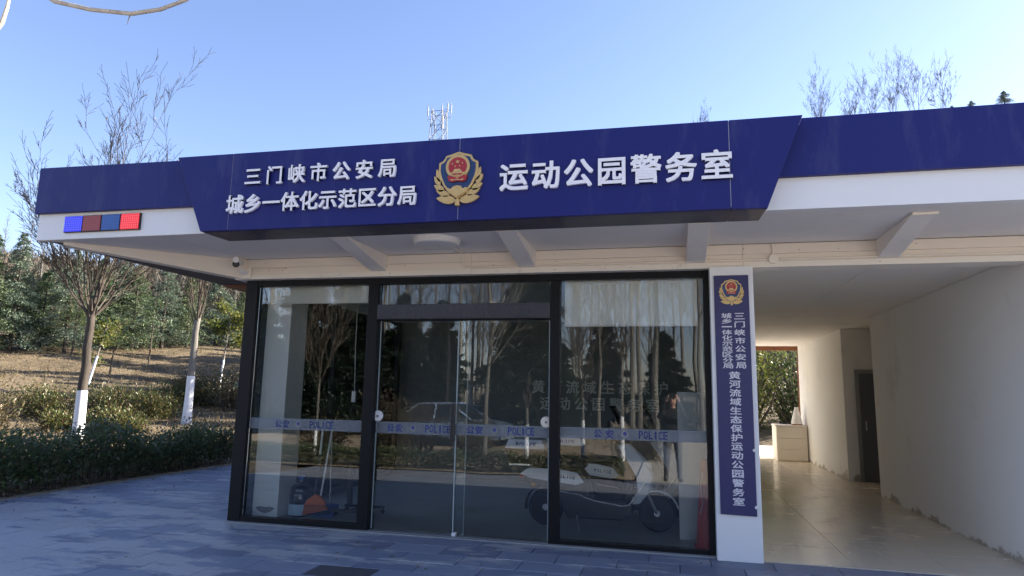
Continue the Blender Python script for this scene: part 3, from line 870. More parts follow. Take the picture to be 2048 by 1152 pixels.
# security camera at the corner of the beam
SC = thing('security_camera', (.02, -.17, 2.93), 'white bullet security camera with black lens at the beam corner', 'camera')
MB().box(-.02, .12, -.15, -.121, 2.80, 2.93).build('mount_plate', M['cream_old'], SC, .006)
MB().tube([(.06, -.15, 2.87), (.06, -.21, 2.86), (.045, -.24, 2.90)], .022, 10).build('arm', M['white_paint'], SC, smooth=True)
dv = Vector((.42, -.86, -.26)).normalized()
c0 = Vector((-.03, -.16, 3.0)); c1 = c0 + dv * .25
MB().tube([c0, c0 + dv * .02, c1 - dv * .01, c1], [.040, .047, .047, .044], 16).build('housing', M['white_paint'], SC, smooth=True)
MB().tube([c1 - dv * .004, c1 + dv * .004], [.041, .041], 16).build('lens', M['black_plastic'], SC)
MB().tube([c0 + Vector((0, 0, .045)), c0 + dv * .28 + Vector((0, 0, .052))], [.03, .036], 8).build('sun_hood', M['white_paint'], SC, smooth=True)
MB().tube([c0, c0 + Vector((-.06, .0, -.06)), c0 + Vector((-.05, .01, -.15)), c0 + Vector((.03, .02, -.19))], .004, 6).build('cable', M['black_plastic'], SC, smooth=True)

# vertical hanging sign
VS = thing('vertical_sign', (5.57, -.21, .42), 'tall narrow navy sign with gold badge and vertical white characters on white post', 'sign')
MB().prism([(5.412, .424), (5.738, .418), (5.736, 2.705), (5.410, 2.705)], -.218, -.2015).build('sign_board', M['sign_blue'], VS, .003)
emblem(VS, 5.573, 2.535, .235, -.2185, .006)
zt1, zt2 = float(at(1476, 626, Y=-.22)[2]), float(at(1480, 737, Y=-.22)[2])
for s, x, n_ in (('三门峡市公安局', 5.640, 7), ('城乡一体化示范区分局', 5.520, 10)):
    h = .062 if n_ == 7 else .050
    for i, ch in enumerate(s):
        char_obj(ch, x, zt1 - h / 2 - (zt1 - zt2 - h) * i / (n_ - 1), .096, h, -.2205, .0016, M['letter_print'], VS, bold=.016, fit=(ch != '一'))  if ch != '一' else char_obj(ch, x, zt1 - h / 2 - (zt1 - zt2 - h) * i / (n_ - 1), .096, .012, -.2205, .0016, M['letter_print'], VS, bold=.016)
zt1, zt2 = float(at(1466, 743, Y=-.22)[2]), float(at(1478, 1011, Y=-.22)[2])
s = '黄河流域生态保护运动公园警务室'
for i, ch in enumerate(s):
    h = .072
    char_obj(ch, 5.578, zt1 - h / 2 - (zt1 - zt2 - h) * i / (len(s) - 1), .105, h, -.2205, .0016, M['letter_print'], VS, bold=.018)
for z in (.50, 1.02):
    MB().lathe([(.012, -.006), (.016, 0)], 12, (5.733, -.2185, z), 'Y').build('fixing_cap', M['white_paint'], VS)

# ------------------------------------------------------------------ things indoors
def bottle(x, y):
    T = thing('water_bottle', (x, y, .006), 'large blue water dispenser bottle standing beside white column', 'bottle')
    MB().lathe([(.120, .006), (.132, .02), (.132, .13), (.126, .14), (.132, .15), (.132, .27), (.126, .28), (.130, .29), (.125, .33), (.085, .375), (.034, .395), (.030, .44)], 28, (x, y, 0)).build('body', M['bottle'], T, smooth=True)
    MB().lathe([(.033, .425), (.036, .43), (.036, .475), (.03, .482)], 18, (x, y, 0)).build('cap', M['blue_plastic'], T, smooth=True)
    b = MB(); ang = np.linspace(-2.6, -.35, 12)
    vs = [(x + .1345 * math.cos(t), y + .1345 * math.sin(t), z) for z in (.03, .155) for t in ang]
    b.add(vs, [(i, i + 1, i + 13, i + 12) for i in range(11)]).build('label', paint('pale_bottle_label', (.45, .62, .74), .5, var=.25, scale=16, bmp=0), T)
bottle(.60, .50)
T = thing('broom', (.86, .42, .006), 'orange plastic broom leaning behind the glass with its bristles down', 'broom')
MB().tube([(.88, .46, .20), (.90, .62, 1.05)], .011, 8).build('handle', M['white_paint'], T, smooth=True)
MB().prism([(.715, .155), (.745, .215), (.815, .26), (.855, .285), (.90, .265), (.955, .225), (.985, .195), (.985, .170)], .385, .43).build('head', M['orange'], T, .008)
MB().prism([(.715, .153), (.985, .168), (1.02, .115), (.70, .035)], .388, .427).build('bristles', M['bristle'], T)
T = thing('dustpan', (.9, .60, .006), 'blue plastic dustpan on the floor behind the orange broom', 'dustpan')
MB().hexa([(.72, .50, .008), (1.02, .50, .008), (.99, .72, .008), (.75, .72, .008), (.72, .50, .03), (1.02, .50, .03), (.99, .74, .13), (.75, .74, .13)]).build('pan', M['blue_plastic'], T, .006)
MB().tube([(.87, .73, .10), (.80, .80, 1.0)], .010, 8).build('pan_handle', M['grey_metal'], T, smooth=True)
T = thing('mop', (.62, .78, .006), 'upright mop with a black and white handle beside the water bottle', 'mop')
MB().tube([(.62, .78, .15), (.63, .85, .70)], .015, 8).build('lower_handle', M['black_plastic'], T)
MB().tube([(.63, .85, .70), (.635, .88, 1.12)], .014, 8).build('upper_handle', M['white_paint'], T)
mb = MB(); rr = random.Random(2)
for i in range(40):
    t = rr.uniform(0, 2 * pi); mb.tube([(.62, .78, .17), (.62 + .05 * math.cos(t), .78 + .05 * math.sin(t), .09), (.62 + .09 * math.cos(t), .78 + .09 * math.sin(t), .012)], .006, 4)
mb.build('strands', M['grey_metal'], T)
T = thing('mobile_stand', (1.2, .75, .006), 'black wheeled stand with two uprights on castors behind left pane', 'stand')
MB().box(.98, 1.50, .55, .60, .07, .10).box(.98, 1.50, .90, .95, .07, .10).box(1.20, 1.26, .60, .90, .07, .10).build('base', M['black_plastic'], T, .004)
for x in (1.10, 1.34):
    MB().hexa([(x, .72, .10), (x + .055, .72, .10), (x + .055, .77, .10), (x, .77, .10), (x - .02, .72, .62), (x + .03, .72, .62), (x + .03, .77, .62), (x - .02, .77, .62)]).build('upright', M['black_plastic'], T, .003)
MB().box(.96, 1.48, .66, .86, .62, .66).build('tray', M['black_plastic'], T, .006)
for x, y in ((1.0, .575), (1.48, .575), (1.0, .925), (1.48, .925)):
    MB().lathe([(.028, -.011), (.03, 0), (.028, .011)], 14, (x, y, .036), 'Y').build('castor', M['rubber'], T)
T = thing('hanging_cable', (1.02, .9, 1.2), 'thin cable with a white socket block hanging from the ceiling', 'cable')
MB().tube([(1.00, .9, 2.77), (1.01, .9, 2.0), (1.03, .9, 1.50)], .004, 6).build('upper_cord', M['white_paint'], T)
MB().box(1.00, 1.05, .88, .91, 1.36, 1.50).build('socket_block', M['white_paint'], T, .006)
MB().tube([(1.025, .9, 1.36), (.97, .91, 1.2), (.95, .92, .9), (.93, .92, .5)], .004, 6).build('lower_cord', M['black_plastic'], T, smooth=True)
T = thing('traffic_cone', (5.31, .30, .006), 'red plastic traffic cone standing behind the frame next to the post', 'cone')
MB().lathe([(.105, .03), (.10, .06), (.04, .86), (.03, .88)], 24, (5.30, .30, 0)).build('cone_body', M['red'], T, smooth=True)
MB().box(5.18, 5.415, .18, .42, .007, .03).build('cone_base', M['red'], T, .01)
MB().tube([(5.27, .23, .75), (5.25, .21, .60), (5.27, .20, .45), (5.24, .19, .35)], .003, 5).build('string', M['white_paint'], T)

def make_scooter(label, loc):
    T = thing('electric_scooter', (0, 0, 0), label, 'scooter', 'police scooters parked behind the glass')
    X = lambda x: x - 4.165
    def pr(poly): return [(X(a), b) for a, b in poly]
    for x in (3.53, 4.80):
        W = MB().lathe([(.130, -.05), (.18, -.056), (.203, -.035), (.208, 0), (.203, .035), (.18, .056), (.130, .05)], 32, (X(x), 0, .208), 'Y').build('wheel', M['rubber'], T, smooth=True)
        mb = MB().lathe([(.131, -.035), (.125, -.03), (.125, .03), (.131, .035)], 28, (X(x), 0, .208), 'Y')
        mb.lathe([(.04, -.05), (.05, 0), (.04, .05)], 16, (X(x), 0, .208), 'Y')
        for k in range(5):
            t = 2 * pi * k / 5
            mb.tube([(X(x), 0, .208), (X(x) + .125 * math.cos(t), 0, .208 + .125 * math.sin(t))], .018, 6)
        mb.build('rim', M['black_plastic'], W)
        MB().lathe([(.035, -.056), (.037, -.053), (.035, -.05)], 16, (X(x), 0, .208), 'Y').build('brake_disc', M['chrome'], W)
    MB().prism(pr([(3.27, .50), (3.34, .60), (3.55, .66), (3.95, .655), (4.03, .56), (4.07, .345), (4.46, .325), (4.52, .30), (4.54, .18), (4.40, .12), (3.80, .12), (3.74, .24), (3.66, .42), (3.42, .46)]), -.165, .165).build('body', M['black_plastic'], T, .025)
    for y0, y1 in ((-.19, -.166), (.166, .19)):
        P = MB().prism(pr([(3.24, .58), (3.34, .655), (3.70, .66), (3.92, .62), (4.0, .52), (3.90, .485), (3.66, .51), (3.38, .54)]), y0, y1).build('side_panel', M['scooter_white'], T, .012)
        if y0 < 0:
            for i, ch in enumerate('POLICE'):
                char_obj(ch, X(3.70 + .036 * i), .582 - .003 * i, .026 if ch != 'I' else .008, .038, -.1915, .001, M['band_blue'], P, 'letter', .012)
    for y in (-.172, .172):
        MB().tube([(X(3.62), y, .42), (X(3.95), y, .385), (X(4.02), y, .35), (X(4.12), y, .325), (X(4.42), y, .285), (X(4.50), y, .30), (X(4.56), y, .38), (X(4.68), y, .56)], .010, 7).build('chrome_trim', M['chrome'], T, smooth=True)
    MB().box(X(4.06), X(4.50), -.15, .15, .326, .345).build('footboard', M['rubber'], T, .006)
    sh = MB()
    sec = [((4.53, .30), (4.60, .30), .13), ((4.60, .45), (4.70, .42), .19), ((4.58, .62), (4.76, .60), .22), ((4.47, .80), (4.65, .80), .19), ((4.37, .94), (4.47, .96), .10)]
    vs = []
    for (a, b, w) in sec:
        vs += [(X(a[0]), -w, a[1]), (X(b[0]), -w * .55, b[1]), (X(b[0]) + .03, 0, b[1]), (X(b[0]), w * .55, b[1]), (X(a[0]), w, a[1]), (X(a[0]) - .01, 0, a[1])]
    fs = []
    for i in range(4):
        for k in range(6):
            k2 = (k + 1) % 6
            fs.append((i * 6 + k, i * 6 + k2, i * 6 + 6 + k2, i * 6 + 6 + k))
    fs += [tuple(range(5, -1, -1)), tuple(range(24, 30))]
    sh.add(vs, fs).build('leg_shield', M['scooter_white'], T, .01)
    MB().prism(pr([(4.44, .345), (4.52, .345), (4.575, .60), (4.45, .82), (4.40, .82), (4.53, .60)]), -.11, .11).build('inner_shield', M['black_plastic'], T, .01)
    hl = MB().lathe([(.0, -.03), (.05, -.02), (.075, .01), (.082, .05), (.06, .09)], 20, (0, 0, 0), 'X').build('headlight', M['lamp'], T, smooth=True)
    hl.location = (X(4.72), 0, .70); hl.rotation_euler = (0, 0, pi)
    for y in (-.07, .07):
        MB().tube([(X(4.60), y, .62), (X(4.80), y, .208)], .018, 8).build('fork_leg', M['grey_metal'], T, smooth=True)
    ang = np.linspace(.25, 2.5, 10); mb = MB()
    for j, rr_ in enumerate((.255, .268)): pass
    arc = [(X(4.80) + .235 * math.cos(t), .208 + .235 * math.sin(t)) for t in ang] + [(X(4.80) + .25 * math.cos(t), .208 + .25 * math.sin(t)) for t in ang[::-1]]
    MB().prism(arc, -.06, .06).build('front_fender', M['scooter_white'], T, .004)
    ang = np.linspace(1.6, 3.3, 8)
    arc = [(X(3.53) + .235 * math.cos(t), .208 + .235 * math.sin(t)) for t in ang] + [(X(3.53) + .25 * math.cos(t), .208 + .25 * math.sin(t)) for t in ang[::-1]]
    MB().prism(arc, -.06, .06).build('rear_fender', M['black_plastic'], T, .004)
    MB().tube([(X(4.58), 0, .55), (X(4.40), 0, 1.0)], .025, 8).build('steering_stem', M['black_plastic'], T)
    MB().tube([(X(4.30), -.34, 1.0), (X(4.38), -.20, 1.0), (X(4.42), 0, .99), (X(4.38), .20, 1.0), (X(4.30), .34, 1.0)], .016, 8).build('handlebar', M['black_plastic'], T, smooth=True)
    MB().box(X(4.34), X(4.46), -.12, .12, .955, 1.045).build('dashboard', M['black_plastic'], T, .02)
    for y in (-1, 1):
        MB().tube([(X(4.29), y * .24, 1.0), (X(4.26), y * .36, 1.0)], .022, 10).build('grip', M['rubber'], T, smooth=True)
        mm = MB().tube([(X(4.38), y * .22, 1.01), (X(4.30), y * .30, 1.14)], .007, 6).build('mirror_stem', M['black_plastic'], T)
        MB().lathe([(.02, -.012), (.052, -.008), (.055, .008), (.02, .012)], 16, (X(4.29), y * .33, 1.18), 'X').build('mirror', M['black_plastic'], mm, smooth=True)
    ws = MB()
    vs = []
    for (xx, zz, w) in ((4.50, .98, .17), (4.46, 1.12, .20), (4.40, 1.27, .19), (4.33, 1.38, .13)):
        vs += [(X(xx) - .05, -w, zz), (X(xx), -w * .5, zz), (X(xx) + .012, 0, zz), (X(xx), w * .5, zz), (X(xx) - .05, w, zz)]
    ws.add(vs, [(i * 5 + k, i * 5 + k + 1, i * 5 + k + 6, i * 5 + k + 5) for i in range(3) for k in range(4)])
    w_ = ws.build('windshield', M['screen_tint'], T, smooth=True)
    sol = w_.modifiers.new('solid', 'SOLIDIFY'); sol.thickness = .004
    MB().tube([vs[0], vs[5], vs[10], vs[15], vs[16], vs[17], vs[18], vs[19], vs[14], vs[9], vs[4]], .008, 6).build('windshield_rim', M['black_plastic'], w_, smooth=True)
    MB().prism(pr([(3.36, .655), (3.98, .66), (4.02, .69), (3.97, .735), (3.72, .745), (3.66, .775), (3.42, .785), (3.35, .73)]), -.13, .13).build('seat', M['seat'], T, .03)
    MB().box(X(3.10), X(3.46), -.10, -.08, .67, .69).box(X(3.10), X(3.46), .08, .10, .67, .69).build('rack', M['chrome'], T)
    bx_ = MB().hexa([(X(3.12), -.17, .695), (X(3.50), -.17, .695), (X(3.50), .17, .695), (X(3.12), .17, .695), (X(3.07), -.20, .865), (X(3.54), -.20, .865), (X(3.54), .20, .865), (X(3.07), .20, .865)]).build('top_box', M['black_plastic'], T, .015)
    MB().hexa([(X(3.06), -.205, .868), (X(3.55), -.205, .868), (X(3.55), .205, .868), (X(3.06), .205, .868), (X(3.10), -.165, .978), (X(3.50), -.165, .978), (X(3.50), .165, .978), (X(3.10), .165, .978)]).build('box_lid', M['scooter_white'], bx_, .012)
    for i, ch in enumerate('POLICE'):
        o = char_obj(ch, X(3.21 + .042 * i), .915, .032 if ch != 'I' else .009, .055, 0, .001, M['band_blue'], bx_, 'lid_letter', .012)
        o.location = (0, -.1905, 0); o.rotation_euler = (0, 0, 0)
    MB().box(X(3.22), X(3.28), -.08, .08, .52, .58).build('tail_light', M['red'], T, .01)
    for y in (-.15, .15):
        MB().lathe([(.0, -.03), (.025, -.02), (.028, .0), (.02, .03)], 12, (X(3.40), y, .47), 'X').build('indicator', M['amber'], T, smooth=True)
    MB().tube([(X(3.9), -.12, .2), (X(3.95), -.26, .012)], .011, 6).build('kickstand', M['grey_metal'], T)
    T.location = loc
    return T
s1 = make_scooter('white and black police scooter with POLICE top box, in front behind the glass', (4.165, .95, .004))
s2 = copy_tree(s1); s2.location = (4.50, 1.72, .004); s2.rotation_euler[2] = R(2)
s2['label'] = 'second police scooter, parked further inside behind the front scooter'

# passage end: cabinet with a jug on it
T = thing('low_cabinet', (7.83, 11.0, 0), 'low cream board cabinet at the far end of the passage', 'cabinet')
box('carcass', M['wood_white'], T, 7.47, 8.18, 10.72, 11.42, .005, .84, .004)
box('top_board', M['wood_white'], T, 7.45, 8.19, 10.69, 11.44, .843, .87, .004)
for z0, z1 in ((.03, .29), (.295, .56), (.565, .83)):
    box('drawer_front', M['wood_white'], T, 7.48, 8.17, 10.70, 10.718, z0, z1, .003)
T = thing('white_jug', (8.02, 11.0, .87), 'tall white plastic jug with brown base on the passage cabinet', 'jug')
MB().lathe([(.13, .872), (.13, .95), (.055, 1.24), (.04, 1.27), (.045, 1.31)], 20, (8.0, 11.0, 0)).build('jug_body', M['white_paint'], T, smooth=True)
MB().lathe([(.132, .871), (.132, .90)], 20, (8.0, 11.0, 0)).build('jug_base', M['brown'], T)

# ------------------------------------------------------------------ plants
def bare_tree(seed, H, r0, fork, nl, spread, lev=4, twig=1.0, lean=(0, 0), up=.25, dens=1.0):
    """returns trunk MB, crown MB, twig tips (tree stands at the origin)"""
    rg = random.Random(seed)
    tr, cr, tips = MB(), MB(), []
    pts, rad = [], []
    top = Vector((lean[0] * fork, lean[1] * fork, fork))
    for i in range(8):
        t = i / 7
        pts.append((top.x * t + rg.uniform(-1, 1) * r0 * .18 * (0 < i), top.y * t + rg.uniform(-1, 1) * r0 * .18 * (0 < i), fork * t - .1 * (i == 0)))
        rad.append(r0 * (1.25 if i == 0 else 1.05 - .32 * t))
    tr.tube(pts, rad, 10); tr.path = (pts, rad)
    def br(p, d, L, r, lv, curl=0.0):
        n = 5 if lv < 2 else 4 if lv < 3 else 3
        P, Q = [p.copy()], [r]
        q, dd = p.copy(), d.copy()
        for i in range(n):
            w = .065 if lv < 2 else .13
            dd = (dd + Vector((rg.gauss(0, w), rg.gauss(0, w), rg.gauss(0, w * .6) + up * .12 + curl))).normalized()
            q = q + dd * (L / n)
            P.append(q.copy()); Q.append(max(r * (1 - .82 * (i + 1) / n), .0035 * twig))
        cr.tube(P, Q, 7 if lv == 0 else 5 if lv == 1 else 4 if lv == 2 else 3, cap=False)
        if lv >= lev:
            tips.append((P[-1], dd)); return
        k = max(2, int(round((7 - lv if lv < 2 else 5) * dens)))
        for j in range(k):
            t = rg.uniform(.22, 1.0) if j else .98
            f = t * n; i0 = min(int(f), n - 1)
            bp = P[i0].lerp(P[i0 + 1], f - i0); bd = (P[i0 + 1] - P[i0]).normalized()
            a = rg.uniform(.30, .68) if j else .15
            az = rg.uniform(0, 2 * pi)
            o = bd.orthogonal().normalized(); o.rotate(Matrix.Rotation(az, 3, bd))
            nd = (bd * math.cos(a) + o * math.sin(a) + Vector((0, 0, up * .6))).normalized()
            br(bp, nd, L * rg.uniform(.42, .68) * (1 - .35 * t * (j > 0)), max(Q[i0] * .58, .0035 * twig), lv + 1)
    tp = Vector(pts[-1])
    core = 2 if nl >= 5 else 1
    for j in range(nl):
        az = 2 * pi * (j + rg.uniform(-.25, .25)) / max(1, nl - core)
        if j < core:            # strong upright leaders
            a = rg.uniform(.05, .16) if core > 1 else .06
            L = (H - fork) * rg.uniform(.78, .95) * (.72 if lev > 3 else .8); rr0 = r0 * rg.uniform(.40, .50); cu = .02
        else:                   # thinner boughs that bow outwards and up
            a = spread * rg.uniform(.8, 1.5)
            L = (H - fork) * rg.uniform(.45, .8) * (.66 if lev > 3 else .75); rr0 = r0 * rg.uniform(.17, .30); cu = .16
        d = Vector((math.sin(a) * math.cos(az), math.sin(a) * math.sin(az), math.cos(a)))
        st = tp - Vector((0, 0, rg.uniform(0, .12) * fork if j else 0))
        br(st, d, L, rr0, 0, cu)
    return tr, cr, tips

def place_bare(name, label, cat, loc, seed, H, r0, fork, nl, spread, mats, group=None, limewash=0, leaves=0, **kw):
    T = thing(name, (0, 0, 0), label, cat, group)
    tr, cr, tips = bare_tree(seed, H, r0, fork, nl, spread, **kw)
    to = tr.build('trunk', M[mats[0]], T, smooth=True)
    cr.build('crown', M[mats[1]], T, smooth=True)
    if limewash:
        pp_, rr_ = tr.path; q_, w_ = [], []
        for i in range(9):
            t = limewash * i / 8 / fork * 7; j = min(int(t), 6); f = t - j
            q_.append(Vector(pp_[j]).lerp(Vector(pp_[j + 1]), f)); w_.append((rr_[j] * (1 - f) + rr_[j + 1] * f) * 1.02 + .006)
        MB().tube(q_, w_, 18).build('limewash', M['limewash'], to, smooth=True)
    if leaves and tips:
        rg = np.random.default_rng(seed)
        pick = rg.choice(len(tips), min(leaves, len(tips)), False)
        c = np.array([tips[i][0][:] for i in pick]); d = np.array([tips[i][1][:] for i in pick])
        link_mesh('dead_leaves', leaf_mesh('dead_leaves', rg, c, d - np.array([0, 0, .6]), .10, .045), M['dead_leaf'], T)
    T.location = loc
    return T

# two limewashed trees on the grass
p1 = Vector((-10.44, 7.88, 0)); p1.z = float(hgt(p1.x, p1.y))
place_bare('bare_tree', 'tall bare tree with white-limed trunk base, right behind the dark hedge', 'tree', p1, 11, 9.4, .13, 3.5, 15, .62, ('bark_dark', 'bark_twig'), 'limewashed trees on the grass', 1.35, 90, lean=(.005, .0), up=.16, lev=4, twig=1.4, dens=.8)
p2 = ground_hit(372, 849)
place_bare('bare_tree', 'bare forked tree with white-limed trunk base on open dry grass', 'tree', p2, 23, 7.6, .14, 3.9, 9, .45, ('bark_grey', 'bark_twig'), 'limewashed trees on the grass', 1.75, 40, lean=(.02, .0), up=.3, lev=4, twig=1.4, dens=.6)

# leafy saplings on the slope
def sapling(base, label, seed, H, crown_r, mat, trunk='bark_pale', lime=.6, lean=(.1, 0), n=900, ll=.16):
    T = thing('sapling', (0, 0, 0), label, 'tree', 'young leafy trees on the slope')
    rg = np.random.default_rng(seed)
    top = np.array([lean[0] * H, lean[1] * H, H])
    to = MB().tube([(top[0] * t, top[1] * t, H * t - .08 * (t == 0)) for t in (0, .2, .4, .6, .8, 1)], [.055, .048, .042, .034, .024, .01], 7).build('trunk', M[trunk], T, smooth=True)
    if lime: MB().tube([(top[0] * t, top[1] * t, H * t - .05 * (t == 0)) for t in (0, lime * .5, lime)], [.058, .053, .050], 9).build('limewash', M['limewash'], to, smooth=True)
    mb = MB(); cs, ds = [], []
    for i in range(16):
        t = rg.uniform(.45, .98); p = top * t
        a = rg.uniform(0, 2 * pi); L = crown_r * rg.uniform(.6, 1.15) * (1.25 - .6 * t)
        q = p + np.array([math.cos(a) * L, math.sin(a) * L, L * rg.uniform(.2, .8)])
        mb.tube([p, (p + q) / 2 + rg.normal(0, .04, 3), q], [.016, .011, .005], 4)
        m = n // 16
        tt = rg.uniform(.35, 1.1, m)[:, None]
        c = p + (q - p) * tt + rg.normal(0, .10 * crown_r + .04, (m, 3)); cs.append(c)
        ds.append((q - p) / L + rg.normal(0, .5, (m, 3)))
    mb.build('branches', M['bark_twig'], T)
    link_mesh('crown', leaf_mesh('crown', rg, np.concatenate(cs), np.concatenate(ds), ll, ll * .42), mat, T)
    T.location = base
sapling(ground_hit(167, 797), 'leaning young tree with white trunk and sparse olive leaves', 1, 3.1, .75, M['yellowgreen'], lean=(.20, .05), n=520, ll=.2)
sapling(ground_hit(218, 755), 'small dark-trunked young tree half way up the grass slope', 2, 2.9, .7, M['hedge'], 'bark_dark', 0, (.08, 0), 800, .17)
sapling(ground_hit(438, 778), 'young tree with thin pale trunk and dense yellow-green leaves near the corner of glass', 3, 4.0, 1.1, M['yellowgreen'], lean=(.05, .05), n=1500, ll=.22, lime=.38)
sapling(ground_hit(143, 712), 'slender young tree at the top edge of the slope, under cedars', 4, 3.4, .8, M['hedge'], 'bark_dark', 0, (.02, 0), 700, .18)
sapling(ground_hit(297, 728), 'young dark tree between the two limewashed trees, high on the slope', 5, 3.8, .9, M['cedar'], 'bark_dark', 0, (.02, 0), 900, .18)

# cedars
def conifer(seed, H, Rr, fol, needles=9000, name='cedar', droop=.25, start=.06, nl=.15, nw=.035):
    rg = np.random.default_rng(seed)
    tr = MB().tube([(0, 0, -.15), (0, 0, H * .3), (0, 0, H * .7), (0, 0, H)], [.03 * H ** .8, .022 * H ** .8, .011 * H ** .8, .006], 8)
    br = MB(); cs, ds = [], []
    nb = int(20 * H)
    per = max(6, needles // nb)
    for i in range(nb):
        t = start + (1 - start) * (i + rg.uniform(0, 1)) / nb
        z = H * t; a = rg.uniform(0, 2 * pi)
        L = Rr * (1 - t) ** .75 * rg.uniform(.55, 1.15) + .08
        d = np.array([math.cos(a), math.sin(a), 0.0]); sd_ = np.array([-math.sin(a), math.cos(a), 0])
        rise = rg.uniform(.05, .35)
        f = lambda u: np.array([0, 0, z])[None] + d[None] * (L * u)[:, None] + np.array([0, 0, 1.0])[None] * (L * (rise * u - (rise + droop) * u * u))[:, None]
        q = f(np.array([0, .35, .7, 1.0]))
        if L > .35: br.tube(q, [.012 * L + .004, .009 * L + .003, .005 * L + .002, .002], 3, cap=False)
        m = int(per * (.35 + 1.3 * L / Rr))
        u = rg.uniform(.12, 1.02, m)
        side = rg.normal(0, 1, m) * L * .20 * (1.1 - u * .75)
        c = f(u) + sd_[None] * side[:, None]; c[:, 2] -= np.abs(side) * .25 - rg.normal(0, .03, m)
        cs.append(c)
        ds.append(d[None] * .8 + sd_[None] * np.sign(side)[:, None] * .7 + np.array([0, 0, -.10])[None] + rg.normal(0, .3, (m, 3)))
    fm_ = leaf_mesh('foliage', rg, np.concatenate(cs), np.concatenate(ds), nl, nw, .5)
    return tr, br, fm_
def cedar_proto(seed, H, Rr, mat, **kw):
    T = thing('cedar', (0, -400 - seed * 20, -50), 'x', 'tree')
    T.location = (0, 0, 0)
    ORG[T.name] = Vector((0, 0, 0))
    tr, br, fm_ = conifer(seed, H, Rr, mat, **kw)
    tr.build('trunk', M['bark_dark'], T, smooth=True)
    cr = link_mesh('crown', fm_, mat, T)
    br.build('branches', M['bark_dark'], cr)
    return T
protos = [cedar_proto(1, 6.0, 2.1, M['cedar'], needles=15000), cedar_proto(2, 6.6, 1.9, M['cedar2'], needles=15000), cedar_proto(3, 5.2, 2.2, M['cedar'], needles=13000), cedar_proto(4, 7.0, 2.4, M['cedar2'], needles=17000)]
used = set()
def use(P, loc, rz, sc, label, group, key):
    if key in used: o = copy_tree(P)
    else: o = P; used.add(key)
    o.location = loc; o.rotation_euler[2] = rz; o.scale = (sc, sc, sc)
    o['label'] = label
    if group: o['group'] = group
    elif 'group' in o: del o['group']
    return o
rg = random.Random(8)
front = [(-40, 700), (18, 702), (78, 699), (128, 705), (190, 696), (232, 699), (262, 701), (322, 697), (372, 694), (430, 692), (480, 692), (540, 690)]
for i, (px, py) in enumerate(front):
    p = ground_hit(px, py)
    use(protos[i % 4], p, rg.uniform(0, 6), rg.uniform(.85, 1.15), ('deep green young cedar', 'tall blue-green young cedar', 'short broad green cedar', 'large blue-green cedar')[i % 4] + ' in the front row above the grass slope', 'cedars in the front row on the slope', ('c', i % 4))
for i in range(22):
    px = -60 + i * 28 + rg.uniform(-10, 10)
    d = ray(px, 640); d = d / math.hypot(d[0], d[1]); D = rg.uniform(56, 68)
    q = CAM + d * D
    use(protos[(i * 3 + 1) % 4], (q[0], q[1], float(hgt(q[0], q[1])) - .1), rg.uniform(0, 6), rg.uniform(.55, .85), ('deep green cedar', 'tall blue-green cedar', 'short broad cedar', 'large blue-green cedar')[(i * 3 + 1) % 4] + ' standing deeper in the stand behind the front row', 'cedars behind the front row', ('c', (i * 3 + 1) % 4))
# cedars further along the slope, hidden by the building; their shadows fall across the grass
for i in range(20):
    th_ = rg.uniform(-.58, -.34); D = 27 + 1.5 * i + rg.uniform(-1, 1)
    x_, y_ = CAM[0] + math.sin(th_) * D, CAM[1] + math.cos(th_) * D
    use(protos[i % 4], (x_, y_, float(hgt(x_, y_)) - .1), rg.uniform(0, 6), rg.uniform(1.0, 1.4), 'cedar on the slope behind the building corner', 'cedars behind the building', ('c', i % 4))
# poplars
def poplar(seed, H, r0, fk):
    rg_ = random.Random(seed)
    tr, cr = MB(), MB()
    P = [Vector((rg_.gauss(0, .05) * (i > 0), rg_.gauss(0, .05) * (i > 0), H * i / 9 - .15 * (i == 0))) for i in range(10)]
    tr.tube(P, [r0 * (1.15 if i == 0 else 1 - .93 * i / 9) + .006 for i in range(10)], 8)
    for i in range(int(4.2 * H)):
        t = fk / H + (1 - fk / H) * rg_.uniform(0, 1) ** .9
        f = t * 9; i0 = min(int(f), 8); p = P[i0].lerp(P[i0 + 1], f - i0)
        a = rg_.uniform(0, 2 * pi); e = rg_.uniform(.7, 1.15); L = (H * .20 * (1.08 - t) + .3) * rg_.uniform(.5, 1.1)
        d = Vector((math.cos(a) * math.cos(e), math.sin(a) * math.cos(e), math.sin(e)))
        m = p + d * L * .5; q = m + (d + Vector((0, 0, .25))).normalized() * L * .5
        cr.tube([p, m, q], [.020 + .008 * (1 - t), .015, .006], 4, cap=False)
        for j in range(5):
            b = p.lerp(m, rg_.uniform(.3, 1)) if j % 2 else m.lerp(q, rg_.uniform(0, .9))
            d2 = (d + Vector((rg_.gauss(0, .5), rg_.gauss(0, .5), rg_.gauss(.2, .3)))).normalized()
            cr.tube([b, b + d2 * L * rg_.uniform(.25, .45)], [.011, .005], 3, cap=False)
    return tr, cr
pop = []
for k, (H, r0, fk) in enumerate(((15, .10, 4.5), (18, .12, 6.0), (13, .085, 3.5))):
    T = thing('bare_poplar', (0, 0, 0), 'x', 'tree')
    tr, cr = poplar(40 + k, H, r0, fk)
    tr.build('trunk', M['bark_grey'], T, smooth=True); cr.build('crown', M['bark_grey'], T, smooth=True)
    pop.append(T)
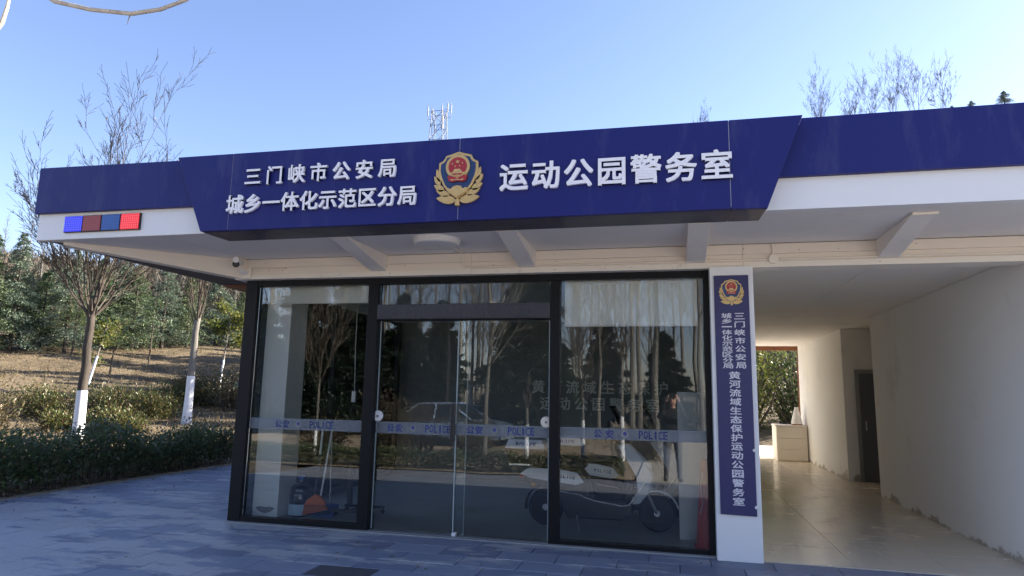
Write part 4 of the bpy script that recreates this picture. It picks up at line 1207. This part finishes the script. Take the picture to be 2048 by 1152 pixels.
for i in range(24):      # on the slope behind the cedars
    px = -30 + i * 24 + rg.uniform(-9, 9)
    d = ray(px, 640); d = d / math.hypot(d[0], d[1]); D = rg.uniform(66, 105)
    q = CAM + d * D
    use(pop[i % 3], (q[0], q[1], float(hgt(q[0], q[1])) - .1), rg.uniform(0, 6), rg.uniform(.5, .7), ('thin bare poplar', 'tallest thin bare poplar', 'short thin bare poplar')[i % 3] + ' rising behind the cedars', 'bare poplars on the wooded slope', ('p', i % 3))

# trees on the ridge behind the roof
ridge = [(1640, 52, 11.5, 'bare tree with rounded twiggy head on the ridge above the navy fascia'), (1705, 33, 9.0, None), (1745, 35, 9.2, None), (1790, 37, 12.5, 'broad fan-shaped bare tree on the ridge above the right fascia'), (1835, 39, 11.0, None), (1890, 41, 9.0, None), (1400, 55, 7.5, 'small bare tree top just showing over the right-hand characters')]
for i, (px, sd_, hh, lab) in enumerate(ridge):
    d = ray(px, 250); d = d / math.hypot(d[0], d[1]); q = CAM + d * 88
    place_bare('ridge_tree', lab or 'slender bare tree in the cluster on the ridge above the right fascia', 'tree', (q[0], q[1], float(hgt(q[0], q[1])) - .1), 60 + sd_, hh * .82, .08, hh * .08, 6, .42, ('bark_dark', 'bark_twig'), 'bare trees on the ridge', twig=1.9, up=.3, lev=4, dens=.75)
for px, sc in ((2012, .27), (1945, .2), (1905, .2)):
    d = ray(px, 230); d = d / math.hypot(d[0], d[1]); q = CAM + d * 92
    use(protos[2], (q[0], q[1], float(hgt(q[0], q[1])) + .3), rg.uniform(0, 6), sc * 1.25, 'small dark conifer tip on the ridge above the right fascia end', 'conifers on the ridge', ('c', 2)).scale = (sc * 2, sc * 2, sc * 1.1)

# big evergreen shrub beyond the passage
def bush(name, label, loc, seed, rx, ry, rz, mat, n=3000, ll=.09, group=None, stems=14, cat='shrub', lower=.15, twiggy=0.0):
    T = thing(name, (0, 0, 0), label, cat, group)
    rg = np.random.default_rng(seed)
    mb = MB(); cs, ds = [], []
    for i in range(stems):
        a = rg.uniform(0, 2 * pi); rr_ = math.sqrt(rg.uniform(0, 1))
        tip = np.array([rx * rr_ * math.cos(a), ry * rr_ * math.sin(a), rz * math.sqrt(max(.05, 1 - .75 * rr_ * rr_)) * rg.uniform(.75, 1.12)])
        root = np.array([tip[0] * .25, tip[1] * .25, -.05])
        mid = (root + tip) / 2 + rg.normal(0, .05 * rx, 3)
        mb.tube([root, mid, tip], [.014 * rz + .006, .010 * rz + .004, .003], 4, cap=False)
        m = n // stems
        u = rg.uniform(lower, 1.05, m)[:, None]
        c = root * (1 - u) ** 2 + 2 * mid * u * (1 - u) + tip * u * u
        sp = .16 * min(rx, ry) + .05
        off = rg.normal(0, sp, (m, 3)); cs.append(c + off)
        ds.append(off / sp * .6 + np.array([0, 0, .6]) + (tip - root)[None] * .5 / rz)
        for j in range(int(6 * twiggy)):
            t0 = rg.uniform(.3, .95); b0 = root * (1 - t0) ** 2 + 2 * mid * t0 * (1 - t0) + tip * t0 * t0
            mb.tube([b0, b0 + rg.normal(0, .12, 3) + np.array([0, 0, .18 * rz])], [.006, .002], 3, cap=False)
    tag(mb.build('stems', M['bark_twig'], T), kind='stuff')
    c = np.concatenate(cs); c[:, 2] = np.abs(c[:, 2])
    link_mesh('foliage', leaf_mesh('foliage', rg, c, np.concatenate(ds), ll, ll * .45), mat, T)
    T.location = loc
    return T
bush('evergreen_shrub', 'tall yellow-green evergreen shrub beyond the far end of the passage', (7.2, 18.6, -.02), 3, 2.2, 1.6, 4.0, M['yellowgreen'], 9000, .15, stems=46)
bush('evergreen_shrub', 'darker evergreen shrub beside the yellow-green one beyond the passage', (9.9, 19.6, -.02), 6, 1.8, 1.6, 4.0, M['hedge'], 6000, .15, stems=36)

# hedge along the pavement: leafy strip
def hedge(name, label, x0, x1, y0, y1, h, seed, n, mat, ll=.055, zb=None):
    T = thing(name, ((x0 + x1) / 2, (y0 + y1) / 2, 0), label, 'hedge')
    rg = np.random.default_rng(seed)
    c = np.stack([rg.uniform(x0, x1, n), rg.uniform(y0, y1, n), np.zeros(n)], 1)
    top = h * (.78 + .22 * np.sin(c[:, 1] * 2.1 + np.sin(c[:, 0] * 3)) * np.sin(c[:, 1] * .9 + 2) + rg.normal(0, .10, n))
    c[:, 2] = top * rg.uniform(.03, 1, n) ** .75
    side = np.where(np.abs(c[:, 0] - x0) < np.abs(c[:, 0] - x1), -1, 1)
    ds = np.stack([side * .5, rg.normal(0, .4, n), np.full(n, .7)], 1)
    zb_ = hgt(c[:, 0], c[:, 1]); c[:, 2] += zb_
    off = np.array(ORG[T.name])
    link_mesh('foliage', leaf_mesh('foliage', rg, c - off, ds, ll, ll * .5), mat, T)
    mb = MB()
    for i in range(int((abs(x1 - x0) * abs(y1 - y0)) * 22)):
        x, y = rg.uniform(x0, x1), rg.uniform(y0, y1); z = float(hgt(x, y))
        mb.tube([(x, y, z - .03), (x + rg.normal(0, .05), y + rg.normal(0, .05), z + h * rg.uniform(.5, .95))], [.007, .003], 3, cap=False)
    tag(mb.build('stems', M['bark_dark'], T), kind='stuff')
    return T
hedge('hedge', 'low dark-leaved evergreen hedge along the left pavement edge', -4.75, -3.68, -1.8, 5.6, .86, 7, 17000, M['hedge'], .085)
hedge('hedge', 'low clipped hedge on the planting edge, reflected in the door glass', -7.0, 3.9, -8.95, -8.25, .50, 9, 15000, M['hedge'], .07)
# taller sprigs rising from the hedge
bush('reddish_sprig', 'taller reddish sprig growing out of the dark hedge end', (-4.6, 5.0, 0), 31, .25, .3, 1.05, M['rusty'], 260, .06, stems=8)
bush('reddish_sprig', 'reddish leafy sprig behind the middle of the dark hedge', (-5.0, 3.2, 0), 32, .3, .3, .98, M['rusty'], 260, .06, stems=8)
bush('rusty_shrub', 'large rounded shrub with bronze and yellow leaves beyond the hedge', (-8.2, 2.8, 0), 12, 1.0, 1.2, 1.7, M['rusty'], 6500, .085, stems=60, twiggy=1, lower=.35)
bush('rusty_shrub', 'second bronze-leaved shrub at the hedge corner beside the rounded one', (-8.5, 1.2, 0), 13, 1.0, 1.2, 1.7, M['rusty'], 5000, .085, stems=50, twiggy=1, lower=.35)
for i, (px, py, w_, h_) in enumerate(((110, 838, .9, .9), (205, 838, 1.1, 1.05), (238, 842, 1.1, 1.0), (275, 838, 1.2, 1.1), (308, 836, .9, .85), (60, 830, 1.0, .9), (215, 862, .8, .65), (255, 866, .7, .5), (120, 862, .6, .55))):
    bush('photinia_shrub', ('waist-high', 'knee-high')[h_ < .8] + ' shrub with yellow-green and reddish leaves in the sunlit row', ground_hit(px, py), 50 + i, w_, w_ * .9, h_, M['photinia'], 2200, .10, 'sunlit shrubs behind the hedge', stems=30, lower=.3)
for i, (px, py, w_, h_) in enumerate(((395, 808, 1.3, 1.3), (425, 812, 1.2, 1.5), (462, 822, 1.1, 1.6), (340, 812, 1.1, 1.0), (365, 806, 1.0, 1.1))):
    bush('mixed_shrub', ('bronze-brown', 'yellow-green')[i % 2] + ' shrub on the bank beyond the limewashed trees', ground_hit(px, py), 70 + i, w_, w_ * .9, h_, M['photinia'] if i % 2 else M['rusty'], 2000, .11, 'shrubs at the foot of the slope', stems=30, lower=.3)

# dry grass on the slope and ground (uncountable)
rg = np.random.default_rng(77)
n = 60000
th = rg.uniform(-1.02, -.35, n); D = 12 + 46 * rg.uniform(0, 1, n) ** .75
x = CAM[0] + np.sin(th) * D; y = CAM[1] + np.cos(th) * D
k = (x < -5.0); x, y = x[k], y[k]
pat = np.sin(x * .7 + np.sin(y * .5) * 2) * np.sin(y * .6 + np.sin(x * .3) * 2)
k = rg.uniform(-1, 1, len(x)) < pat + .35; x, y = x[k], y[k]
z = hgt(x, y)
c = np.stack([x, y, z - .01], 1)
ds = np.stack([rg.normal(0, .6, len(x)), rg.normal(0, .6, len(x)), rg.uniform(.2, .9, len(x))], 1)
go = link_mesh('dry_grass', leaf_mesh('dry_grass', rg, c, ds, .22, .022, .8), M['grass'])
tag(go, 'dry straw-coloured grass covering the slope beside the building', 'grass', kind='stuff')
# litter of leaves under the hedge and on the reflected ground
n = 9000
x = np.concatenate([rg.uniform(-9, -3.7, n), rg.uniform(-9, 4, n)]); y = np.concatenate([rg.uniform(-2, 14, n), rg.uniform(-30, -9, n)])
c = np.stack([x, y, hgt(x, y) + .012], 1)
lo = link_mesh('leaf_litter', leaf_mesh('leaf_litter', rg, c, rg.normal(0, 1, (2 * n, 3)) * np.array([1, 1, .15]), .09, .05, .2), M['dead_leaf'])
tag(lo, 'fallen dry leaves lying on the bare ground round the hedges', 'leaf litter', kind='stuff')
x = -3.62 + np.abs(rg.normal(0, .75, 170)); y = rg.uniform(-2.4, 8, 170)
k = x < -.2; x, y = x[k], y[k]
x = np.concatenate([x, rg.uniform(.2, 6.5, 26)]); y = np.concatenate([y, rg.uniform(-2.2, -.2, 26)])
c = np.stack([x, y, np.full(len(x), .006)], 1)
lp = link_mesh('blown_leaves', leaf_mesh('blown_leaves', rg, c, rg.normal(0, 1, (len(x), 3)) * np.array([1, 1, .1]), .05, .028, .15), M['dead_leaf'])
tag(lp, 'scattered dry leaves blown onto the slate pavement', 'leaves', kind='stuff')
# far wooded hill
n = 42000
th = rg.uniform(-1.0, -.30, n); D = rg.uniform(84, 165, n)
x = CAM[0] + np.sin(th) * D; y = CAM[1] + np.cos(th) * D
hh_ = np.full(n, 4.2)
m_ = 24000      # low scrub on the ridge behind the building
th = rg.uniform(-.30, .62, m_); D = rg.uniform(40, 80, m_)
x = np.concatenate([x, CAM[0] + np.sin(th) * D]); y = np.concatenate([y, CAM[1] + np.cos(th) * D])
hh_ = np.concatenate([hh_, np.full(m_, .8)]); n += m_
c = np.stack([x, y, hgt(x, y) + rg.uniform(0, 1, n) ** 1.4 * hh_], 1)
ds = np.stack([rg.normal(0, .4, n), rg.normal(0, .4, n), np.where(np.arange(n) < n - m_, 1.0, .45)], 1)
fw_ = link_mesh('distant_woodland', leaf_mesh('distant_woodland', rg, c, ds, 1.5, .16, .8), M['haze_wood'])
tag(fw_, 'brown leafless wood covering the far hillside', 'woodland', kind='stuff')

M['mast'] = paint('mast_grey', (.20, .22, .25), .6, var=.1)
M['antenna'] = paint('antenna_grey', (.42, .44, .46), .6, var=.05)
# ------------------------------------------------------------------ mast on the hill
q0 = at(858, 240, Y=98); q1 = at(898, 240, Y=98)
bx, by = float((q0[0] + q1[0]) / 2), 98.0
TWz = float(at(878, 226, Y=98)[2]); gz = float(hgt(bx, by))
T = thing('telecom_mast', (bx, by, gz), 'lattice telecom mast with panel antennas rising behind the roof', 'mast')
def twid(z): return 1.0 + 1.4 * (TWz - z) / max(1, (TWz - gz))
for sx in (-1, 1):
    for sy in (-1, 1):
        MB().tube([(bx + sx * twid(gz), by + sy * twid(gz), gz - .3), (bx + sx * twid(TWz), by + sy * twid(TWz), TWz + .5)], .075, 8).build('leg', M['mast'], T)
z = TWz
while z > gz + 1:
    z2 = max(gz, z - 2.7)
    for sx, sy, ex, ey in ((-1, -1, 1, -1), (1, -1, 1, 1), (1, 1, -1, 1), (-1, 1, -1, -1)):
        a, b = twid(z), twid(z2)
        MB().tube([(bx + sx * a, by + sy * a, z), (bx + ex * b, by + ey * b, z2)], .05, 5).tube([(bx + ex * a, by + ey * a, z), (bx + sx * b, by + sy * b, z2)], .05, 5).tube([(bx + sx * a, by + sy * a, z), (bx + ex * a, by + ey * a, z)], .055, 5).build('brace', M['mast'], T)
    z = z2
for dx, dy, dz in ((-2.0, -.3, .5), (-1.5, .9, .4), (1.75, -.6, .7), (2.1, .3, .9), (1.0, -1.3, .1)):
    A_ = MB().box(bx + dx - .10, bx + dx + .10, by + dy - .07, by + dy + .07, TWz + dz - 1.0, TWz + dz + .65).build('panel_antenna', M['antenna'], T, .03)
    MB().tube([(bx + dx, by + dy, TWz + dz - 2.2), (bx + dx, by + dy, TWz + dz + 1.1)], .04, 6).tube([(bx + dx, by + dy, TWz + dz - 1.6), (bx + (1 if dx > 0 else -1) * 1.02, by + dy * .5, TWz - 1.2)], .035, 5).tube([(bx + dx, by + dy, TWz + dz - .2), (bx + (1 if dx > 0 else -1) * 1.0, by + dy * .5, TWz + .1)], .035, 5).build('antenna_pole', M['mast'], A_)
for zz in (TWz - 1.6, TWz - 3.0):
    MB().box(bx + .8, bx + 1.2, by - 1.2, by - .9, zz - .4, zz + .4).build('radio_unit', M['antenna'], T, .03)

# ------------------------------------------------------------------ the side of the place behind the photographer (seen in the glass)
# tree whose branch hangs over the picture corner
T = thing('overhanging_tree', (.6, -8.6, float(hgt(.6, -8.6))), 'pale-barked bare tree whose long branch hangs into the upper left sky', 'tree')
gz0 = float(hgt(.6, -8.6))
to = MB().tube([(.6, -8.6, gz0 - .1), (.62, -8.55, 1.2), (.7, -8.5, 2.4), (.8, -8.4, 3.2)], [.07, .06, .05, .042], 10).build('trunk', M['bark_grey'], T, smooth=True)
b0 = Vector((.8, -8.4, 3.2))
def P3(px, py, d): return Vector(tuple(CAM + ray(px, py) * d))
q = [P3(60, -30, 3.7), P3(110, 3, 3.65), P3(180, 19, 3.6), P3(262, 27.5, 3.55), P3(320, 19, 3.5), P3(372, 0, 3.45), P3(440, -45, 3.4)]
MB().tube([b0, b0.lerp(q[0], .4) + Vector((0, 0, .55)), b0.lerp(q[0], .75) + Vector((0, 0, .35))] + q, [.05, .035, .022, .014, .0125, .012, .012, .0105, .009, .006], 8).build('branch', M['bark_cream'], T, smooth=True)
MB().tube([q[3], P3(258, 36, 3.55), P3(254, 50, 3.55)], [.004, .0025, .001], 5).build('twig', M['bark_twig'], T)
w0 = [b0 + Vector((0, 0, -.1)), P3(-60, 60, 3.2), P3(-8, 62, 3.1), P3(4, 45, 3.1), P3(14, 15, 3.1), P3(22, -20, 3.1)]
MB().tube(w0, [.03, .014, .011, .010, .008, .005], 7).build('branch', M['bark_cream'], T, smooth=True)
rg2 = random.Random(4)
mb = MB()
for i in range(16):
    a = rg2.uniform(0, 2 * pi); e = rg2.uniform(.5, 1.2)
    if math.cos(a) > .2 and math.sin(a) > .1: continue
    p = b0 - Vector((0, 0, rg2.uniform(0, 1.0)))
    d = Vector((math.cos(a) * math.cos(e), math.sin(a) * math.cos(e), math.sin(e)))
    L = rg2.uniform(1.2, 2.6)
    mid = p + d * L * .5 + Vector((0, 0, .1))
    mb.tube([p, mid, p + d * L + Vector((0, 0, .4))], [.014, .009, .004], 5, cap=False)
    for j in range(5):
        d2 = (d + Vector((rg2.gauss(0, .5), rg2.gauss(0, .5), rg2.gauss(0, .3)))).normalized()
        mb.tube([mid, mid + d2 * L * .5], [.008, .002], 4, cap=False)
mb.build('crown', M['bark_grey'], T, smooth=True)

def mirror(px, py, dist):       # place along a reflected sight line, dist metres of depth beyond the glass plane
    p = at(px, py, Y=dist); return (float(p[0]), -dist, float(hgt(p[0], -dist)))
place_bare('limewashed_sapling', 'slim young tree with white-limed trunk standing in the hedge bed, reflected in right pane', 'tree', mirror(1165, 900, 8.7), 91, 4.6, .045, 1.7, 5, .34, ('bark_grey', 'bark_twig'), None, 1.25, lev=2, twig=1.6, up=.3)
place_bare('limewashed_sapling', 'pruned short tree with three bare arms in the hedge bed, reflected beside right door', 'tree', mirror(1052, 900, 8.9), 92, 2.4, .05, 1.5, 4, .45, ('bark_grey', 'bark_twig'), None, 1.1, lev=1, twig=3, up=.3)
place_bare('limewashed_sapling', 'taller young limewashed tree beyond the hedge bed, reflected near the rear-view of scooter', 'tree', mirror(1245, 900, 12.5), 93, 6.5, .06, 2.9, 5, .3, ('bark_grey', 'bark_twig'), None, 1.25, lev=2, twig=2, up=.3)
place_bare('limewashed_sapling', 'bare spreading tree facing the left glass pane from across the pavement', 'tree', mirror(632, 860, 10.0), 94, 5.8, .04, 2.1, 7, .6, ('bark_grey', 'bark_twig'), None, 1.0, lev=2, twig=1.8, up=.25)
rp_ = random.Random(21)
for i in range(64):
    px = 470 + i * 15.5 + rp_.uniform(-10, 10)
    dist = rp_.choice((24, 30, 36, 43, 52)) + rp_.uniform(-2, 2)
    use(pop[i % 3], mirror(px, 800, dist), rp_.uniform(0, 6), rp_.uniform(.9, 1.3), 'tall bare poplar in the grove facing the building, reflected in the glass', 'poplars facing the building', ('p', i % 3))
darkp = [cedar_proto(11, 7.0, 2.3, M['dark_pine'], needles=46000, nl=.26, nw=.07, droop=.05), cedar_proto(12, 6.2, 2.4, M['dark_pine'], needles=44000, nl=.26, nw=.07, droop=.05)]
for i, (px, dist, sc) in enumerate(((600, 19, 1.05), (690, 20, 1.1), (800, 22, .9), (1040, 18, 1.1), (1075, 20, 1.0), (520, 22, .95), (1210, 30, .9), (1330, 27, .8), (880, 34, 1.1))):
    o = use(darkp[i % 2], mirror(px, 800, dist), rp_.uniform(0, 6), sc, 'dark dense pine facing the building, reflected in the glass', 'pines facing the building', ('d', i % 2))
    o.name = 'pine_tree'
for i, (px, dist, w_, h_) in enumerate(((770, 11.0, .8, 1.7), (835, 11.5, .9, 1.5), (1280, 13.0, .8, .8), (940, 12, 1.0, .9), (640, 12, 1.0, .8))):
    bush('roadside_shrub', 'loose bronze shrub in the bed facing the glass front', mirror(px, 850, dist), 120 + i, w_, w_, h_, M['rusty'], 2200, .09, 'shrubs facing the building', stems=34, twiggy=1, lower=.2)
# exercise frame
ex = mirror(955, 800, 17.5)
T = thing('exercise_frame', ex, 'white steel exercise frame with two posts and crossbars, reflected in the doors', 'exercise frame')
for sx in (-.33, .33):
    MB().tube([(ex[0] + sx, ex[1], ex[2] - .05), (ex[0] + sx, ex[1], ex[2] + 2.15)], .045, 10).build('post', M['white_paint'], T)
for zz in (1.35, 1.55, 2.08):
    MB().tube([(ex[0] - .42, ex[1], ex[2] + zz), (ex[0] + .42, ex[1], ex[2] + zz)], .03, 8).build('crossbar', M['white_paint'], T)

# parked car
def car(loc, rz):
    T = thing('parked_car', (0, 0, 0), 'silver-blue sedan parked across the pavement, reflected in the doors', 'car')
    prof = [(-2.25, .35), (-2.28, .62), (-2.15, .86), (-1.35, .95), (1.0, .93), (1.75, .84), (2.2, .70), (2.28, .48), (2.22, .30)]
    vs, n_ = [], len(prof)
    for w, ins in ((-.86, 0), (-.80, .02), (.80, .02), (.86, 0)): pass
    lo_ = [(x, z) for x, z in prof]
    secs = [(-.80, .97), (-.88, 1.0), (.88, 1.0), (.80, .97)]
    for yy, s_ in secs:
        vs += [(x * s_, yy, z if abs(yy) > .85 else (z + .02 if z > .8 else z)) for x, z in lo_]
    fs = []
    for a in range(3):
        for i in range(n_):
            j = (i + 1) % n_
            fs.append((a * n_ + i, a * n_ + j, (a + 1) * n_ + j, (a + 1) * n_ + i))
    fs += [tuple(range(n_ - 1, -1, -1)), tuple(range(3 * n_, 4 * n_))]
    MB().add(vs, fs).build('body', M['car_paint'], T, .03)
    bot_ = [(-1.75, .94), (1.05, .92)]; top_ = [(-1.05, 1.42), (.25, 1.44)]
    MB().hexa([(bot_[0][0], -.78, .93), (bot_[1][0], -.78, .92), (bot_[1][0], .78, .92), (bot_[0][0], .78, .93), (top_[0][0], -.60, 1.41), (top_[1][0], -.60, 1.42), (top_[1][0], .60, 1.42), (top_[0][0], .60, 1.41)]).build('cabin_glass', M['car_glass'], T, .02)
    MB().hexa([(-1.12, -.62, 1.405), (.32, -.62, 1.405), (.32, .62, 1.405), (-1.12, .62, 1.405), (-.95, -.52, 1.47), (.15, -.52, 1.475), (.15, .52, 1.475), (-.95, .52, 1.47)]).build('roof', M['car_paint'], T, .03)
    for s_ in (-1, 1):
        for (xa, xb) in ((1.05, .25), (-.35, -.38), (-1.75, -1.05)):
            MB().tube([(xa, s_ * .79, .93), (xb, s_ * .61, 1.42)], .035, 6).build('pillar', M['car_paint'], T)
        for x in (-1.4, 1.38):
            W = MB().lathe([(.2, -.1), (.30, -.105), (.32, -.08), (.32, .08), (.30, .105), (.2, .1)], 24, (x, s_ * .80, .32), 'Y').build('wheel', M['rubber'], T, smooth=True)
            MB().lathe([(.05, -.112), (.2, -.108), (.2, .108), (.05, .112)], 20, (x, s_ * .80, .32), 'Y').build('rim', M['chrome'], W)
        MB().box(2.05, 2.24, s_ * .72 - .12, s_ * .72 + .12, .60, .70).build('headlight', M['lamp'], T, .02)
        MB().box(-2.27, -2.1, s_ * .70 - .14, s_ * .70 + .14, .68, .82).build('tail_light', M['red'], T, .02)
    T.location = loc; T.rotation_euler[2] = rz
car(mirror(905, 800, 15.8), R(8))

# ------------------------------------------------------------------ the photographer
def person():
    gz = float(hgt(5.0, -7.5))
    T = thing('person', (5.0, -7.5, gz), 'person in black jacket and grey trousers holding up a phone, reflected in right pane', 'person')
    J = {}
    def v(x, y, z): return (x, y, z)
    pts = [('pelvis', (0, 0, .95), .155), ('belly', (0, .01, 1.10), .15), ('chest', (0, .0, 1.32), .165), ('neck0', (0, -.01, 1.47), .075), ('neck', (0, .01, 1.54), .055), ('head0', (0, .03, 1.60), .080), ('head1', (0, .035, 1.67), .092), ('head2', (0, .03, 1.75), .075),
           ('shl', (-.19, -.01, 1.42), .075), ('ell', (-.27, .20, 1.30), .055), ('wrl', (-.13, .38, 1.62), .038), ('hal', (-.095, .42, 1.72), .036),
           ('shr', (.19, -.01, 1.42), .075), ('elr', (.27, .20, 1.30), .055), ('wrr', (.13, .38, 1.62), .038), ('har', (.095, .42, 1.72), .036),
           ('hipl', (-.10, 0, .88), .105), ('knl', (-.12, .03, .50), .072), ('anl', (-.14, -.01, .10), .050), ('tol', (-.16, .15, .045), .045),
           ('hipr', (.10, 0, .88), .105), ('knr', (.12, .05, .50), .072), ('anr', (.13, .02, .10), .050), ('tor', (.15, .18, .045), .045)]
    for i, p in enumerate(pts): J[p[0]] = i
    E = [('pelvis', 'belly'), ('belly', 'chest'), ('chest', 'neck0'), ('neck0', 'neck'), ('neck', 'head0'), ('head0', 'head1'), ('head1', 'head2'), ('chest', 'shl'), ('shl', 'ell'), ('ell', 'wrl'), ('wrl', 'hal'), ('chest', 'shr'), ('shr', 'elr'), ('elr', 'wrr'), ('wrr', 'har'), ('pelvis', 'hipl'), ('hipl', 'knl'), ('knl', 'anl'), ('anl', 'tol'), ('pelvis', 'hipr'), ('hipr', 'knr'), ('knr', 'anr'), ('anr', 'tor')]
    P = [list(p[1]) for p in pts]; Rd = [p[2] for p in pts]; Eg = [(J[a], J[b]) for a, b in E]
    # fingers curl over the phone edges
    for sgn, hn in ((-1, 'hal'), (1, 'har')):
        h = P[J[hn]]
        for k in range(4):
            b = len(P)
            z0 = h[2] + .035 - .022 * k
            P += [[h[0], h[1] + .02, z0], [h[0] - sgn * .012, h[1] + .055, z0 + .006], [h[0] - sgn * (.035 - .004 * abs(k - 1)), h[1] + .056, z0 + .006]]
            Rd += [.011, .0095, .008]; Eg += [(J[hn], b), (b, b + 1), (b + 1, b + 2)]
        b = len(P)
        P += [[h[0] - sgn * .01, h[1] - .012, h[2] + .045], [h[0] - sgn * .045, h[1] + .012, h[2] + .06]]
        Rd += [.012, .009]; Eg += [(J[hn], b), (b, b + 1)]
    me = bpy.data.meshes.new('body'); me.from_pydata(P, Eg, [])
    tmp = bpy.data.objects.new('tmp', me); COL.objects.link(tmp)
    sk = tmp.modifiers.new('skin', 'SKIN'); sk.use_smooth_shade = True
    for i, r_ in enumerate(Rd):
        q_ = me.skin_vertices[0].data[i]
        dep = .72 if i in (J['belly'], J['chest'], J['pelvis']) else 1.0
        q_.radius = (r_, r_ * dep); q_.use_root = (i == 0)
    sb = tmp.modifiers.new('sub', 'SUBSURF'); sb.levels = 2; sb.render_levels = 2
    dg = bpy.context.evaluated_depsgraph_get()
    bm_ = bpy.data.meshes.new_from_object(tmp.evaluated_get(dg))
    bpy.data.objects.remove(tmp)
    for m in ('jacket', 'trouser', 'skin', 'rubber'): bm_.materials.append(M[m])
    for p in bm_.polygons:
        c = p.center
        p.use_smooth = True
        if c.z < .085: p.material_index = 3
        elif c.z < .90: p.material_index = 1
        elif c.z > 1.50 and c.y < .2: p.material_index = 2
        elif c.z > 1.64: p.material_index = 2
        else: p.material_index = 0
    b = link_mesh('body', bm_, None, T)
    vs = MB()
    n1, n2 = 10, 16
    for i in range(n1):
        ph = (i + .3) / n1 * 1.75
        for k in range(n2):
            a = 2 * pi * k / n2
            front = max(0, math.sin(a))
            vs.v.append((.098 * math.sin(ph) * math.cos(a), .02 + .108 * math.sin(ph) * math.sin(a) - .01 * front, 1.70 + .115 * math.cos(ph) + (.07 * front * max(0, ph - .8))))
    vs.f = [(i * n2 + k, i * n2 + (k + 1) % n2, (i + 1) * n2 + (k + 1) % n2, (i + 1) * n2 + k) for i in range(n1 - 1) for k in range(n2)] + [tuple(range(n2))]
    me = vs.mesh('hair'); link_mesh('hair', me, M['hair'], T)
    me.polygons.foreach_set('use_smooth', [True] * len(me.polygons))
    f = MB()
    f.tube([(0, .115, 1.685), (0, .142, 1.655), (0, .128, 1.645)], [.009, .016, .012], 8)
    link_mesh('nose', f.mesh('nose'), M['skin'], T)
    for s_ in (-1, 1):
        link_mesh('eye', MB().lathe([(.004, -.004), (.014, 0), (.004, .004)], 12, (s_ * .034, .117, 1.69), 'Y').mesh('eye'), M['hair'], T)
        link_mesh('ear', MB().lathe([(.006, -.010), (.026, -.004), (.028, .004), (.006, .010)], 12, (s_ * .096, .02, 1.675), 'X').mesh('ear'), M['skin'], T)
    link_mesh('mouth', MB().box(-.024, .024, .112, .121, 1.605, 1.612).mesh('mouth'), M['badge_red'], T)
    T.rotation_euler[2] = 0
    return T
pe = person()
# phone: its lens is where this picture was taken from
ph = thing('phone', (0, 0, 0), 'black smartphone held up in both hands of the person', 'phone')
a, b = .079, .038
MB().box(-a, a, -b, b, -.004, .004).build('phone_body', M['black_plastic'], ph, .006)
MB().box(-a + .004, a - .004, -b + .003, b - .003, .0042, .0048).build('screen', M['car_glass'], ph)
MB().lathe([(.009, -.0075), (.010, -.0042)], 16, (0, 0, 0)).build('lens_ring', M['grey_metal'], ph)
off = CAM - FW * .03
ph.matrix_world = Matrix(((RT[0], UP[0], -FW[0], off[0]), (RT[1], UP[1], -FW[1], off[1]), (RT[2], UP[2], -FW[2], off[2]), (0, 0, 0, 1)))
# bring the hands to the phone
pe.location = (float(off[0]), float(off[1]) - .455, float(off[2]) - 1.735)
